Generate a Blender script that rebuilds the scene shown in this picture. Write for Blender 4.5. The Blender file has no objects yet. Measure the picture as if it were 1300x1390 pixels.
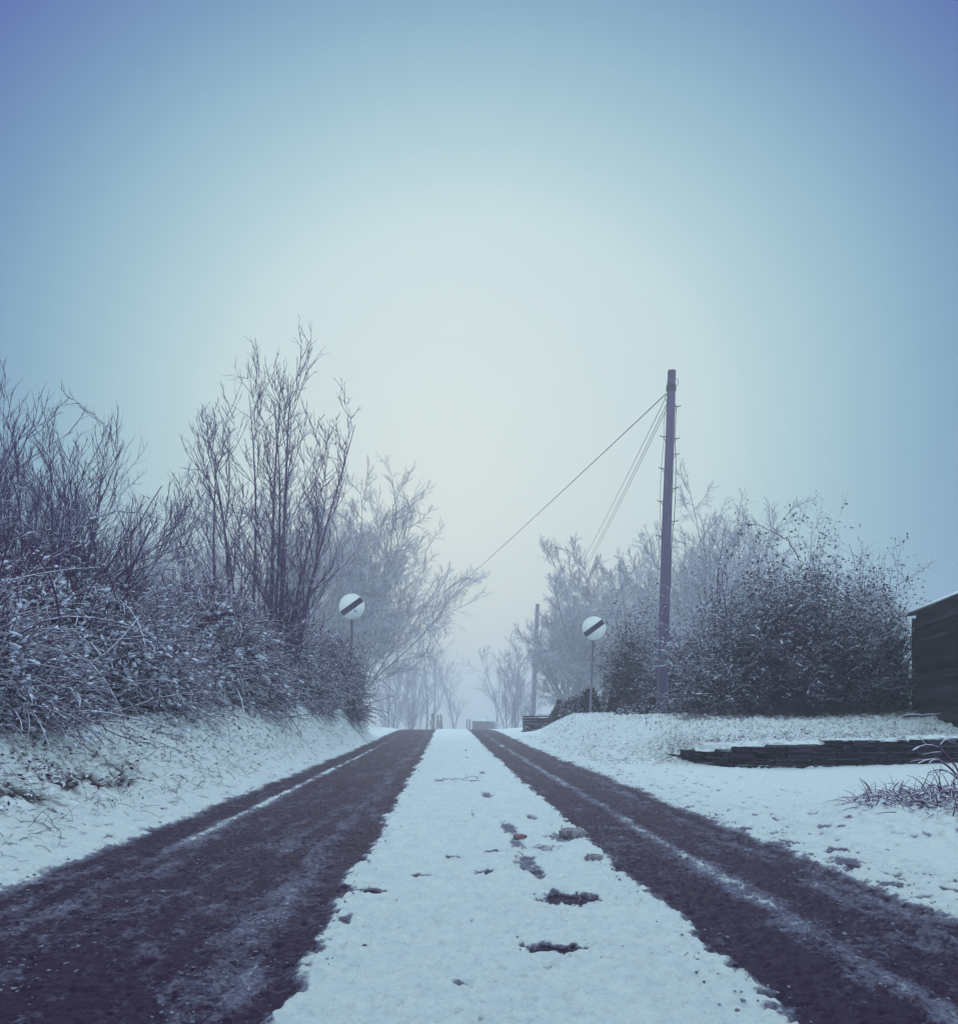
import bpy, math, random
import numpy as np

random.seed(7)
RNG = np.random.default_rng(11)
scene = bpy.context.scene
COL = scene.collection
EYE = 0.85          # the photographer crouched: lens 0.85 m above the tarmac
R = math.radians

# ------------------------------------------------------------------ helpers
def PX(px, Y): return (px - 606.0) / 1300.0 * Y
def PZ(py, Y): return EYE - (py - 968.0) / 1300.0 * Y

_perm = np.random.default_rng(3).permutation(256)
_perm = np.concatenate([_perm, _perm])
_ga = np.random.default_rng(4).uniform(0, 2 * np.pi, 256)
_GX, _GY = np.cos(_ga), np.sin(_ga)
def perlin(x, y):
    x = np.asarray(x, float); y = np.asarray(y, float)
    xi = np.floor(x).astype(int); yi = np.floor(y).astype(int)
    xf = x - xi; yf = y - yi
    u = xf * xf * xf * (xf * (xf * 6 - 15) + 10); v = yf * yf * yf * (yf * (yf * 6 - 15) + 10)
    X = xi & 255; Y = yi & 255; X1 = (xi + 1) & 255; Y1 = (yi + 1) & 255
    def g(ix, iy, dx, dy):
        h = _perm[_perm[ix] + iy]
        return _GX[h] * dx + _GY[h] * dy
    a = g(X, Y, xf, yf); b = g(X1, Y, xf - 1, yf); c = g(X, Y1, xf, yf - 1); d = g(X1, Y1, xf - 1, yf - 1)
    return 1.5 * ((a + u * (b - a)) + v * ((c + u * (d - c)) - (a + u * (b - a))))
def fbm(x, y, o=4, gain=.5, lac=2.03):
    s = 0; a = 1; t = 0
    for k in range(o):
        s = s + a * perlin(x + 17.3 * k, y - 9.1 * k); t += a; a *= gain; x = x * lac; y = y * lac
    return s / t
def sm(e0, e1, x):
    t = np.clip((np.asarray(x, float) - e0) / (e1 - e0), 0, 1)
    return t * t * (3 - 2 * t)

def mesh_obj(name, V, F, mat=None, parent=None, smooth=False, attrs=None, loc=None):
    """V (n,3) array; F an (m,k) int array or a list of such arrays"""
    if not isinstance(F, list): F = [F]
    F = [np.asarray(f, np.int32) for f in F if len(f)]
    V = np.asarray(V, np.float32)
    me = bpy.data.meshes.new(name)
    me.vertices.add(len(V)); me.vertices.foreach_set('co', V.ravel())
    nl = sum(f.size for f in F); npoly = sum(len(f) for f in F)
    me.loops.add(nl); me.loops.foreach_set('vertex_index', np.concatenate([f.ravel() for f in F]))
    me.polygons.add(npoly)
    st = []; o = 0
    for f in F:
        k = f.shape[1]; st.append(o + np.arange(len(f)) * k); o += f.size
    me.polygons.foreach_set('loop_start', np.concatenate(st).astype(np.int32))
    if smooth: me.polygons.foreach_set('use_smooth', np.ones(npoly, bool))
    me.update(calc_edges=True); me.validate()
    if attrs:
        for k, a in attrs.items():
            at = me.attributes.new(k, 'FLOAT', 'POINT'); at.data.foreach_set('value', np.asarray(a, np.float32).ravel())
    if mat: me.materials.append(mat)
    ob = bpy.data.objects.new(name, me); COL.objects.link(ob)
    if parent: ob.parent = parent
    if loc is not None: ob.location = loc
    return ob

def tag(o, label=None, cat=None, group=None, kind=None):
    if label: o['label'] = label
    if cat: o['category'] = cat
    if group: o['group'] = group
    if kind: o['kind'] = kind
    return o
def thing(name, loc, label, cat, group=None):
    o = bpy.data.objects.new(name, None); COL.objects.link(o)
    o.location = loc; o.empty_display_size = .2
    return tag(o, label, cat, group)

class MB:
    """collects solids into one mesh"""
    def __init__(s): s.v = []; s.f = {3: [], 4: []}; s.n = 0
    def add(s, V, F):
        V = np.asarray(V, float); s.v.append(V)
        for f in (F if isinstance(F, list) else [F]):
            f = np.asarray(f, int)
            if len(f): s.f[f.shape[1]].append(f + s.n)
        s.n += len(V); return s
    def box(s, c, d, rz=0.0, jit=0.0, bev=0.0):
        x, y, z = np.array(d) / 2.0
        b = min(bev, .45 * min(x, y, z))
        if b > 0:
            P = []
            for sx in (-1, 1):
                for sy in (-1, 1):
                    for sz in (-1, 1):
                        P += [(sx * (x - b), sy * (y - b), sz * z), (sx * (x - b), sy * y, sz * (z - b)), (sx * x, sy * (y - b), sz * (z - b))]
            P = np.array(P); idx = lambda sx, sy, sz, k: ((sx > 0) * 4 + (sy > 0) * 2 + (sz > 0)) * 3 + k
            Q = []
            T = []
            for sz in (-1, 1):
                q = [idx(-1, -1, sz, 0), idx(1, -1, sz, 0), idx(1, 1, sz, 0), idx(-1, 1, sz, 0)]; Q.append(q if sz > 0 else q[::-1])
            for sy in (-1, 1):
                q = [idx(-1, sy, -1, 1), idx(1, sy, -1, 1), idx(1, sy, 1, 1), idx(-1, sy, 1, 1)]; Q.append(q if sy < 0 else q[::-1])
            for sx in (-1, 1):
                q = [idx(sx, -1, -1, 2), idx(sx, 1, -1, 2), idx(sx, 1, 1, 2), idx(sx, -1, 1, 2)]; Q.append(q if sx > 0 else q[::-1])
            for a in (-1, 1):
                for c_ in (-1, 1):
                    Q.append([idx(-1, a, c_, 0), idx(1, a, c_, 0), idx(1, a, c_, 1), idx(-1, a, c_, 1)][::(-1 if a * c_ > 0 else 1)])
                    Q.append([idx(a, -1, c_, 0), idx(a, 1, c_, 0), idx(a, 1, c_, 2), idx(a, -1, c_, 2)][::(1 if a * c_ > 0 else -1)][::-1])
                    Q.append([idx(a, c_, -1, 1), idx(a, c_, 1, 1), idx(a, c_, 1, 2), idx(a, c_, -1, 2)][::(1 if a * c_ > 0 else -1)][::-1])
            for sx in (-1, 1):
                for sy in (-1, 1):
                    for sz in (-1, 1):
                        t = [idx(sx, sy, sz, 0), idx(sx, sy, sz, 1), idx(sx, sy, sz, 2)]; T.append(t if sx * sy * sz < 0 else t[::-1])
        else:
            P = np.array([(-x, -y, -z), (x, -y, -z), (x, y, -z), (-x, y, -z), (-x, -y, z), (x, -y, z), (x, y, z), (-x, y, z)])
            Q = [(3, 2, 1, 0), (4, 5, 6, 7), (0, 1, 5, 4), (1, 2, 6, 5), (2, 3, 7, 6), (3, 0, 4, 7)]; T = []
        if jit: P = P + RNG.normal(0, jit, P.shape)
        ca, sa = math.cos(rz), math.sin(rz)
        P = np.stack([P[:, 0] * ca - P[:, 1] * sa, P[:, 0] * sa + P[:, 1] * ca, P[:, 2]], 1) + np.array(c)
        return s.add(P, [np.array(Q), np.array(T).reshape(-1, 3)])
    def tube(s, pts, rad, sides=8, cap=True):
        V, F = tubes(np.array(pts, float)[None], np.atleast_1d(np.array(rad, float) * np.ones(len(pts)))[None], sides)
        n = len(pts); Tt = []
        if cap:
            V = np.concatenate([V, [pts[0]], [pts[-1]]]); k = len(V)
            for i in range(sides):
                j = (i + 1) % sides
                Tt.append((k - 2, j, i)); Tt.append((k - 1, (n - 1) * sides + i, (n - 1) * sides + j))
        return s.add(V, [F, np.array(Tt).reshape(-1, 3)])
    def build(s, name, mat, parent=None, smooth=False, attrs=None):
        fs = [np.concatenate(s.f[k]) for k in (3, 4) if s.f[k]]
        return mesh_obj(name, np.concatenate(s.v), fs, mat, parent, smooth, attrs)

def tubes(P, Rr, sides):
    """P (N,n,3) polylines, Rr (N,n) radii -> verts, quads"""
    N, n, _ = P.shape
    T = np.empty_like(P)
    T[:, 1:-1] = P[:, 2:] - P[:, :-2]; T[:, 0] = P[:, 1] - P[:, 0]; T[:, -1] = P[:, -1] - P[:, -2]
    T /= np.linalg.norm(T, axis=2, keepdims=True) + 1e-9
    D = P[:, -1] - P[:, 0]
    ref = np.where((np.abs(D[:, 2]) > .8 * np.linalg.norm(D, axis=1))[:, None], np.array([1., 0.1, 0]), np.array([0, 0.1, 1.]))[:, None, :]
    A = np.cross(T, ref); A /= np.linalg.norm(A, axis=2, keepdims=True) + 1e-9
    B = np.cross(T, A)
    th = np.arange(sides) * 2 * np.pi / sides + .5
    V = P[:, :, None, :] + Rr[:, :, None, None] * (np.cos(th)[None, None, :, None] * A[:, :, None, :] + np.sin(th)[None, None, :, None] * B[:, :, None, :])
    idx = np.arange(N * n * sides).reshape(N, n, sides)
    a = idx[:, :-1, :]; b = np.roll(idx, -1, 2)[:, :-1, :]; c = np.roll(idx, -1, 2)[:, 1:, :]; d = idx[:, 1:, :]
    return V.reshape(-1, 3), np.stack([a, d, c, b], -1).reshape(-1, 4)

def unit(v): return v / (np.linalg.norm(v, axis=-1, keepdims=True) + 1e-9)

def grow(S, D, L, R0, n, wob, up, taper=.25, bend=None):
    """vectorised growth of N twigs of n segments"""
    N = len(S); P = np.empty((N, n + 1, 3)); P[:, 0] = S; d = unit(D)
    step = (L / n)[:, None]; cur = RNG.normal(0, wob * .75, (N, 3))
    for k in range(n):
        cur = cur * .8 + RNG.normal(0, wob * .45, (N, 3))
        d = d + cur; d[:, 2] += up
        if bend is not None: d = d + bend
        d = unit(d); P[:, k + 1] = P[:, k] + d * step
    t = np.linspace(0, 1, n + 1)[None]
    return P, R0[:, None] * (1 - (1 - taper) * t)

def spawn(P, Rr, k, t0, t1, ang, angsd, lr, lsd, rr, Lp, tipfall=.5):
    """k children on each polyline -> starts, dirs, lengths, radii"""
    N, n1, _ = P.shape
    t = (np.arange(k)[None] + RNG.uniform(0, 1, (N, k))) / k * (t1 - t0) + t0
    f = t * (n1 - 1); i = np.clip(f.astype(int), 0, n1 - 2); w = (f - i)[..., None]
    r_ = np.arange(N)[:, None]
    S = P[r_, i] * (1 - w) + P[r_, i + 1] * w
    T = unit(P[r_, i + 1] - P[r_, i])
    rad = Rr[r_, i] * rr
    rnd = unit(RNG.normal(0, 1, (N, k, 3))); perp = unit(rnd - (rnd * T).sum(-1, keepdims=True) * T)
    a = np.abs(RNG.normal(ang, angsd, (N, k)))[..., None]
    D = T * np.cos(a) + perp * np.sin(a)
    L = Lp[:, None] * lr * np.exp(RNG.normal(0, lsd, (N, k))) * (1 - tipfall * t)
    return S.reshape(-1, 3), D.reshape(-1, 3), L.ravel(), rad.ravel()

def join(parts):
    V = []; F = []; o = 0
    for v, f in parts:
        V.append(v); F.append(f + o); o += len(v)
    return np.concatenate(V), np.concatenate(F)

def reseed(k):
    global RNG
    RNG = np.random.default_rng(k)

# ------------------------------------------------------------------ materials
def new_mat(name):
    m = bpy.data.materials.new(name); m.use_nodes = True
    nt = m.node_tree; b = nt.nodes['Principled BSDF']
    return m, nt, b
def N_(nt, t, **kw):
    n = nt.nodes.new(t)
    for k, v in kw.items(): setattr(n, k, v)
    return n
def mixc(nt, fac, a, b):
    n = nt.nodes.new('ShaderNodeMix'); n.data_type = 'RGBA'
    for s, v in ((n.inputs[0], fac), (n.inputs[6], a), (n.inputs[7], b)):
        if hasattr(v, 'is_linked') or isinstance(v, bpy.types.NodeSocket): nt.links.new(v, s)
        elif isinstance(v, (int, float)): s.default_value = v
        else: s.default_value = (*v, 1)
    return n.outputs[2]
def mth(nt, op, a, b=None, clamp=False):
    n = nt.nodes.new('ShaderNodeMath'); n.operation = op; n.use_clamp = clamp
    for s, v in ((n.inputs[0], a), (n.inputs[1], b)):
        if v is None: continue
        if isinstance(v, bpy.types.NodeSocket): nt.links.new(v, s)
        else: s.default_value = v
    return n.outputs[0]
def noise(nt, scale, detail=3, rough=.5, vec=None):
    n = nt.nodes.new('ShaderNodeTexNoise'); n.inputs['Scale'].default_value = scale; n.inputs['Detail'].default_value = detail
    n.inputs['Roughness'].default_value = rough
    if vec is None:
        tc = nt.nodes.new('ShaderNodeTexCoord'); vec = tc.outputs['Object']
    nt.links.new(vec, n.inputs['Vector'])
    return n.outputs['Fac']
def ramp(nt, fac, lo, hi):
    n = nt.nodes.new('ShaderNodeMapRange'); n.inputs[1].default_value = lo; n.inputs[2].default_value = hi
    nt.links.new(fac, n.inputs[0]); return n.outputs[0]
def attr(nt, name):
    n = nt.nodes.new('ShaderNodeAttribute'); n.attribute_name = name; return n.outputs['Fac']
def bump(nt, b, h, dist, strength=1.0):
    n = nt.nodes.new('ShaderNodeBump'); n.inputs['Distance'].default_value = dist; n.inputs['Strength'].default_value = strength
    nt.links.new(h, n.inputs['Height']); nt.links.new(n.outputs[0], b.inputs['Normal'])

SNOW = (.86, .94, .96)
SNOW2 = (.74, .85, .93)
def snowy(name, base, base2, lo, hi, nscale, use_attr=False, rough=.75, var=6, spec=.2):
    """a dark material carrying snow on the faces that look up"""
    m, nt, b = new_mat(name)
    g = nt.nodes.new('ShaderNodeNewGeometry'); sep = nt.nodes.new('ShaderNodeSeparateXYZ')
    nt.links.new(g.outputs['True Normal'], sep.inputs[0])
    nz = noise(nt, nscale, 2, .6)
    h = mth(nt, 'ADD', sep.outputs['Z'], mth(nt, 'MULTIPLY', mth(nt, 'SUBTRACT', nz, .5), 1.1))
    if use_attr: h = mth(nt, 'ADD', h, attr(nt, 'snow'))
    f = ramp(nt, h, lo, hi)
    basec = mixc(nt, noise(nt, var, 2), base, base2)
    nt.links.new(mixc(nt, f, basec, (.66, .71, .86)), b.inputs['Base Color'])  # caught snow has its lavender shade tone mixed into the colour
    b.inputs['Roughness'].default_value = rough; b.inputs['Specular IOR Level'].default_value = spec
    return m
def plain(name, base, base2=None, scale=8, rough=.7, bumpd=0, bs=30, spec=.3, stretch=None):
    m, nt, b = new_mat(name)
    vec = None
    if stretch:
        tc = nt.nodes.new('ShaderNodeTexCoord'); mp = nt.nodes.new('ShaderNodeMapping'); mp.inputs['Scale'].default_value = stretch
        nt.links.new(tc.outputs['Object'], mp.inputs[0]); vec = mp.outputs[0]
    nt.links.new(mixc(nt, ramp(nt, noise(nt, scale, 5, .6, vec), .3, .7), base, base2 or base), b.inputs['Base Color'])
    b.inputs['Roughness'].default_value = rough; b.inputs['Specular IOR Level'].default_value = spec
    if bumpd: bump(nt, b, noise(nt, bs, 4, .6, vec), bumpd)
    return m

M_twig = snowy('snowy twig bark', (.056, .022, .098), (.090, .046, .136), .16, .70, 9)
M_twig_far = snowy('fog paled frosted bark', (.075, .056, .125), (.115, .088, .165), .10, .80, 7)  # fog fade put into the colour: paler bark with extra frost
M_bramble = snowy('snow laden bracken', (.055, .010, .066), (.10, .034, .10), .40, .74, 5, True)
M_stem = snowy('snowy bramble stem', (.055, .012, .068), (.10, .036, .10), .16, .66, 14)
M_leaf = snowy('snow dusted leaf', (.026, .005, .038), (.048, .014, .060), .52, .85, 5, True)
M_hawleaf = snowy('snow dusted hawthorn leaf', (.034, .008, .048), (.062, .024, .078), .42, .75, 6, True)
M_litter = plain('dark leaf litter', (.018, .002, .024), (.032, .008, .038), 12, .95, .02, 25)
M_grass = plain('dead grass', (.06, .03, .075), (.12, .08, .125), 3, .8)
M_wood = plain('weathered pole timber', (.062, .046, .105), (.165, .125, .22), 7, .9, .010, 30, stretch=(9, 9, .30))
M_wood_dark = plain('dark shed boards', (.011, .001, .016), (.018, .003, .023), 3, .8, .003, 20, stretch=(1, 1, 7))
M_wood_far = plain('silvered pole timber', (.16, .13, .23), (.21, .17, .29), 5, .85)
M_metal = plain('dull galvanised steel', (.14, .12, .19), (.20, .18, .25), 10, .55)
M_iron = plain('dark iron', (.03, .024, .045), (.05, .04, .07), 20, .6)
M_black = plain('black sign vinyl', (.030, .016, .060), (.036, .020, .068), 3, .5)
M_white = plain('white sign sheeting', (.72, .78, .80), (.80, .84, .85), 5, .45)
M_cable = plain('black cable', (.02, .018, .04), (.03, .026, .05), 5, .6)
M_stone = snowy('dark walling stone', (.016, .003, .020), (.036, .014, .046), .85, 1.0, 6, var=9)
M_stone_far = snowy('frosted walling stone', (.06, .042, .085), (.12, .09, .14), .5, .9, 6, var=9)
M_brick = plain('broken red brick', (.25, .15, .19), (.17, .095, .13), 30, .85, .004, 60)
M_snowpure = plain('settled snow', SNOW, SNOW2, 3, .7, .004, 60)
M_clump = plain('shade tinted clinging snow', (.66, .71, .86), (.56, .60, .78), 9, .7)  # hedge snow: lavender shadow tone put into the colour, darker than SNOW
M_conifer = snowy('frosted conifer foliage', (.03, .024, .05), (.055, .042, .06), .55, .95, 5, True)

def snow_ground(name, road):
    m, nt, b = new_mat(name)
    c = attr(nt, 'cover'); d = attr(nt, 'dirt')
    tc = nt.nodes.new('ShaderNodeTexCoord').outputs['Object']
    n1 = noise(nt, 60, 5, .7, tc); n2 = noise(nt, 9, 4, .6, tc); n3 = noise(nt, 240, 3, .6, tc)
    tar = mixc(nt, ramp(nt, n1, .35, .75), (.024, .006, .034), (.060, .027, .090))
    slush = mixc(nt, ramp(nt, n1, .3, .7), (.085, .07, .15), (.30, .31, .43))
    snow = mixc(nt, ramp(nt, n2, .3, .7), SNOW2, SNOW); SN = snow
    vo = nt.nodes.new('ShaderNodeTexVoronoi'); vo.inputs['Scale'].default_value = 30; vo.inputs['Randomness'].default_value = 1
    wv = nt.nodes.new('ShaderNodeVectorMath'); wv.operation = 'ADD'; nw = nt.nodes.new('ShaderNodeTexNoise'); nw.inputs['Scale'].default_value = 14; nw.inputs['Detail'].default_value = 3
    nt.links.new(tc, nw.inputs['Vector']); ws = nt.nodes.new('ShaderNodeVectorMath'); ws.operation = 'SCALE'; ws.inputs['Scale'].default_value = .09; nt.links.new(nw.outputs['Color'], ws.inputs[0])
    nt.links.new(tc, wv.inputs[0]); nt.links.new(ws.outputs[0], wv.inputs[1]); nt.links.new(wv.outputs[0], vo.inputs['Vector'])
    sepc = nt.nodes.new('ShaderNodeSeparateColor'); nt.links.new(vo.outputs['Color'], sepc.inputs[0]); cell = sepc.outputs[0]
    k = mth(nt, 'ADD', c, mth(nt, 'MULTIPLY', mth(nt, 'SUBTRACT', n1, .5), .35))
    k = mth(nt, 'ADD', k, mth(nt, 'MULTIPLY', mth(nt, 'SUBTRACT', cell, .5), .16))
    fl = ramp(nt, noise(nt, 75, 4, .7, tc), .60, .69); fl2 = ramp(nt, noise(nt, 22, 3, .6, tc), .52, .72)
    c1 = mixc(nt, ramp(nt, k, .12, .42), tar, slush)
    snow = mixc(nt, mth(nt, 'ADD', mth(nt, 'MULTIPLY', fl, .6), mth(nt, 'MULTIPLY', fl2, .22), True), SN, (.34, .41, .55))
    c2 = mixc(nt, ramp(nt, k, .45, .72), c1, snow)
    dirtc = mixc(nt, n2, (.030, .014, .030), (.075, .045, .065))
    c3 = mixc(nt, d, c2, dirtc)
    nt.links.new(c3, b.inputs['Base Color'])
    rg = mth(nt, 'ADD', mth(nt, 'MULTIPLY', c, .3), .45)
    nt.links.new(rg, b.inputs['Roughness']); b.inputs['Specular IOR Level'].default_value = .13
    hh = mth(nt, 'ADD', mth(nt, 'ADD', n1, mth(nt, 'MULTIPLY', n3, .5)), mth(nt, 'MULTIPLY', cell, mth(nt, 'MULTIPLY', mth(nt, 'SUBTRACT', 1.0, c), .35)))
    bump(nt, b, hh, .022, .9)
    return m
M_ground = snow_ground('snow over grass', False)
M_road = snow_ground('slushy tarmac and snow', True)

# ------------------------------------------------------------------ terrain
WALL = np.array([(3.35, 17.8), (3.6, 16.75), (3.95, 15.35), (4.3, 14.5), (4.8, 14.05), (8.0, 14.5), (13.0, 15.2), (40., 17.)])
def road_z(Y):
    Y = np.asarray(Y, float)
    z = .09 * sm(20, 40, Y)
    d = np.clip(Y - 40, 0, None)
    return z - np.where(d < 45, .0013 * d * d, .0013 * 45 * 45 + .06 * (np.minimum(d, 120) - 45))
def foot_x(Y): return np.interp(Y, [0, 8, 19, 29, 34, 45, 70], [-4.0, -3.6, -3.15, -2.75, -4.2, -5., -6.])
def terrain_z(X, Y):
    X = np.asarray(X, float); Y = np.asarray(Y, float)
    z = road_z(Y)
    # left verge bank
    fz = np.interp(Y, [-10, 4, 8, 13, 20, 29, 34, 45, 60], [.3, .5, .62, .82, 1.0, .85, .35, .12, 0])
    fx = foot_x(Y)
    w = np.clip((-2.15 - X) / (-2.15 - fx), 0, 1)
    left = fz * (w ** 1.25) + .35 * sm(0, 2.5, fx - X) * sm(60, 30, Y)
    # right side: drive mouth, then raised bank behind the retaining wall
    Yw = np.interp(X, WALL[:, 0], WALL[:, 1])
    b = Y - Yw
    behind = (.34 + .03 * np.clip(X - 5, 0, 5)) * sm(-.05, .12, b) + .36 * sm(.2, 6, b)
    side = .72 * sm(2.5, 4.1, X) * sm(14.6, 20, Y)
    right = np.maximum(behind * sm(3.45, 4.25, X), side)
    right = right * (1 - .9 * sm(30, 37, Y))
    drive = .035 * np.clip(X - 5.0, 0, 9) * sm(19, 12, Y) * (b < .1)
    lump = .17 * np.exp(-(((X - 3.55) / .75) ** 2 + ((Y - 7.0) / 1.1) ** 2))
    right = right + drive + lump
    return z + np.where(X < 0, left, np.where(X > 2.15, right, 0))

def seg(a, b, d): return np.arange(a, b, d)
def micro(X, Y):
    """snow relief"""
    return .014 * fbm(X * 2.2, Y * 2.2, 3) + .011 * fbm(X * 9, Y * 9, 3) + .020 * fbm(X * 22, Y * 22, 3) + .008 * fbm(X * 39, Y * 39, 1)

rows = [2.0]
while rows[-1] < 62: rows.append(rows[-1] * 1.0046)
rows = np.array(rows)

def gp(px, py): # road pixel -> plane point
    Y = EYE * 1300. / (py - 968.); return PX(px, Y), Y
PATCH = []
for px, py, w, h, amt in [(573, 1193, 34, 5, .9), (656, 1188, 30, 7, .8), (616, 1168, 26, 4, .8), (672, 1161, 34, 4, .9), (508, 1216, 40, 8, 1),
                          (772, 1226, 84, 20, 1.), (752, 1292, 90, 14, 1.), (468, 1255, 22, 14, .8), (660, 1082, 16, 9, .6), (655, 1051, 10, 5, .5),
                          (690, 1128, 22, 20, .6), (703, 1150, 22, 16, .6), (716, 1176, 32, 30, .62), (730, 1190, 22, 14, .6), (722, 1113, 16, 8, .5), (742, 1155, 44, 9, .5),
                          (760, 1140, 40, 14, .55), (632, 1020, 5, 2, .5), (634, 1030, 6, 2, .5), (640, 1062, 22, 2.2, .7), (596, 1062, 16, 3, .5), (641, 1108, 5, 12, .4),
                          (1058, 1150, 40, 8, .6), (1150, 1175, 48, 12, .6), (1210, 1205, 40, 10, .6), (1100, 1128, 30, 6, .5), (545, 1265, 12, 5, .6), (625, 1345, 30, 8, .5)]:
    x, y = gp(px, py); PATCH.append((x, y, w / 2 * y / 1300, h / 2 * y * y / (EYE * 1300), amt))

def road_cover(X, Y):
    q = X / EYE
    e1 = .085 * fbm(X * 0 + 3.1, Y * .9, 3) + .085 * fbm(X * 4, Y * 3, 3) + .075 * fbm(X * 15, Y * 13, 3)
    e2 = .10 * fbm(X * 0 + 8.7, Y * .9, 3) + .09 * fbm(X * 3, Y * 3, 3) + .05 * fbm(X * 13, Y * 13, 2)
    def inside(a, b, ea, eb, wa, wb): return sm(a - wa, a + wa, q + ea) * sm(b + wb, b - wb, q + eb)
    left = inside(-2.46, -.55, e2, e1, .10, .055)
    right = inside(1.10, 2.44, e1, e2, .055, .09)
    n = fbm(X * 7, Y * 3.5, 4); nf = fbm(X * 30, Y * 22, 2)
    sl = .07 + .26 * np.clip(n, -1, 1) + .17 * nf + .12 * fbm(X * 60, Y * 50, 2)
    # slush ridges left between the wheel lines
    wig = .04 * fbm(X * 0 + 1.2, Y * .6, 2)
    def ridge(c, w, amt, near, far): return amt * np.exp(-((q + wig - c) / w) ** 2) * np.interp(Y, near, far)
    r = ridge(-2.0, .06, .75, [3, 5, 7, 9, 18, 26, 40], [.15, .25, .6, 1, 1, .55, .3]) + ridge(-1.86, .12, .18, [3, 9, 10], [1, 1, 0])
    r = r + ridge(-.87, .13, .30, [2, 5, 9, 40], [1, .9, .7, .7]) + ridge(-1.35, .2, .06, [2, 60], [1, 1])
    r = r + ridge(1.66, .075, .58, [3, 6, 20, 40], [.75, .8, .85, .5]) + ridge(2.2, .16, .16, [2, 60], [1, 1])
    sl = sl + .30 * np.clip(fbm(X * 5.5 + 2, Y * .55, 3), -.3, 1) + .18 * np.clip(fbm(X * 2.5 + 9, Y * 1.1, 3), -.4, 1)
    r = r * (.75 + .7 * fbm(X * 4 + 7, Y * 2.2, 3))
    dark = np.clip(sl + r, 0, .95)
    s = 1 - np.clip(left + right, 0, 1)
    cov = s * (.93 + .10 * fbm(X * 6, Y * 6, 3)) + (1 - s) * dark
    for (x, y, rx, ry, amt) in PATCH:
        d = ((X - x) / rx) ** 2 + ((Y - y) / ry) ** 2
        mk = np.abs(d) < 9
        if mk.any():
            d2 = d[mk] + 1.1 * fbm(X[mk] * 13, Y[mk] * 10, 3) + 1.1 * fbm(X[mk] * 36, Y[mk] * 28, 3)
            cov[mk] = cov[mk] * (1 - amt * sm(1.6, .25, d2)) + .02
    pit = sm(.30, .62, fbm(X * 11 + 4, Y * 8, 3)) * s; speck = sm(.34, .52, fbm(X * 34 + 9, Y * 26, 2)) * s * (.4 + .6 * sm(-.2, .3, fbm(X * 1.7, Y * 1.3 + 4, 2)))
    ed = s * sm(2.0, 2.15, np.abs(X)) * (.55 + .45 * (X > 0)); sc2 = sm(.10, .34, fbm(X * 7 + 21, Y * 3.6, 3) + .25 * fbm(X * 22, Y * 14, 2)) * ed
    cov = cov - .30 * pit - .38 * speck - .6 * sc2
    return np.clip(cov, 0, 1), s

def grid(xs, ys):
    X, Y = np.meshgrid(xs, ys)
    n, m = X.shape; I = np.arange(n * m).reshape(n, m)
    F = np.stack([I[:-1, :-1], I[:-1, 1:], I[1:, 1:], I[1:, :-1]], -1).reshape(-1, 4)
    return X, Y, F

# road
yr = np.concatenate([seg(-6, 2, .25), rows, seg(63, 160, 2.)])
xr = np.concatenate([[-2.62], seg(-2.6, 2.6, .0125), [2.62]])
X, Y, F = grid(xr, yr)
cov, s = road_cover(X, Y)
ruts = np.abs(X) < 2.3
Z = terrain_z(np.clip(X, -2.15, 2.15), Y) + (.6 * cov + .4 * s * np.clip(cov * 2, 0, 1)) * .024 + micro(X, Y) * (.35 + .75 * cov) + .018 * (1 - s) * fbm(X * 24, Y * 20, 3)
Z = np.where(np.abs(X) > 2.15, terrain_z(X, Y) + cov * .032 + micro(X, Y) * (.35 + .75 * cov), Z)
edge = sm(2.52, 2.61, np.abs(X)); Z = Z - .09 * edge
road = mesh_obj('road', np.stack([X, Y, Z], -1).reshape(-1, 3), F, M_road, smooth=True, attrs={'cover': cov, 'dirt': np.zeros_like(cov)})
tag(road, kind='structure')

# ground: one sheet out to the horizon
xg = np.concatenate([[-320, -180, -100, -60, -40, -28, -20, -15, -12, -10, -8.5, -7.4], seg(-6.6, -2.5, .026), seg(-2.5, 2.5, .1), seg(2.5, 6.2, .026), seg(6.2, 10, .05), [10.4, 11, 12, 13.5, 16, 20, 28, 40, 60, 100, 180, 320]])
yg = np.concatenate([[-120, -60, -30, -15, -8], seg(-5, 2, .3), rows[::1], [64, 67, 70, 74, 80, 88, 98, 110, 130, 160, 220, 300]])
X, Y, F = grid(xg, yg)
base = terrain_z(X, Y)
tuft = fbm(X * 3.1, Y * 3.1, 4); fine = fbm(X * 14, Y * 14, 3)
vl = sm(-2.45, -2.9, X); vr = sm(3.4, 4.4, X) * sm(15, 18, Y)
lumpR = np.exp(-(((X - 3.75) / .75) ** 2 + ((Y - 7.0) / 1.0) ** 2))
rough_ = np.clip(vl + vr + 1.2 * lumpR, 0, 1.2)
Z = base + .032 + micro(X, Y) + (rough_ + .5 * vr) * (.075 * np.abs(tuft) + .060 * np.abs(fine) + .030 * np.abs(fbm(X * 30, Y * 30, 2)))
dirt = rough_ * sm(.20, .42, fbm(X * 17 + 5, Y * 12, 3) + .35 * tuft) * .85 + .8 * np.exp(-(((X - 3.75) / .4) ** 2 + ((Y - 16.2) / 1.2) ** 2)) * sm(-.2, .15, fine)
dirt = dirt + .75 * sm(18.0, 19.3, Y + .5 * tuft) * sm(22, 20, Y) * sm(4.4, 5.2, X) * sm(-.25, .2, fine)
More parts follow.
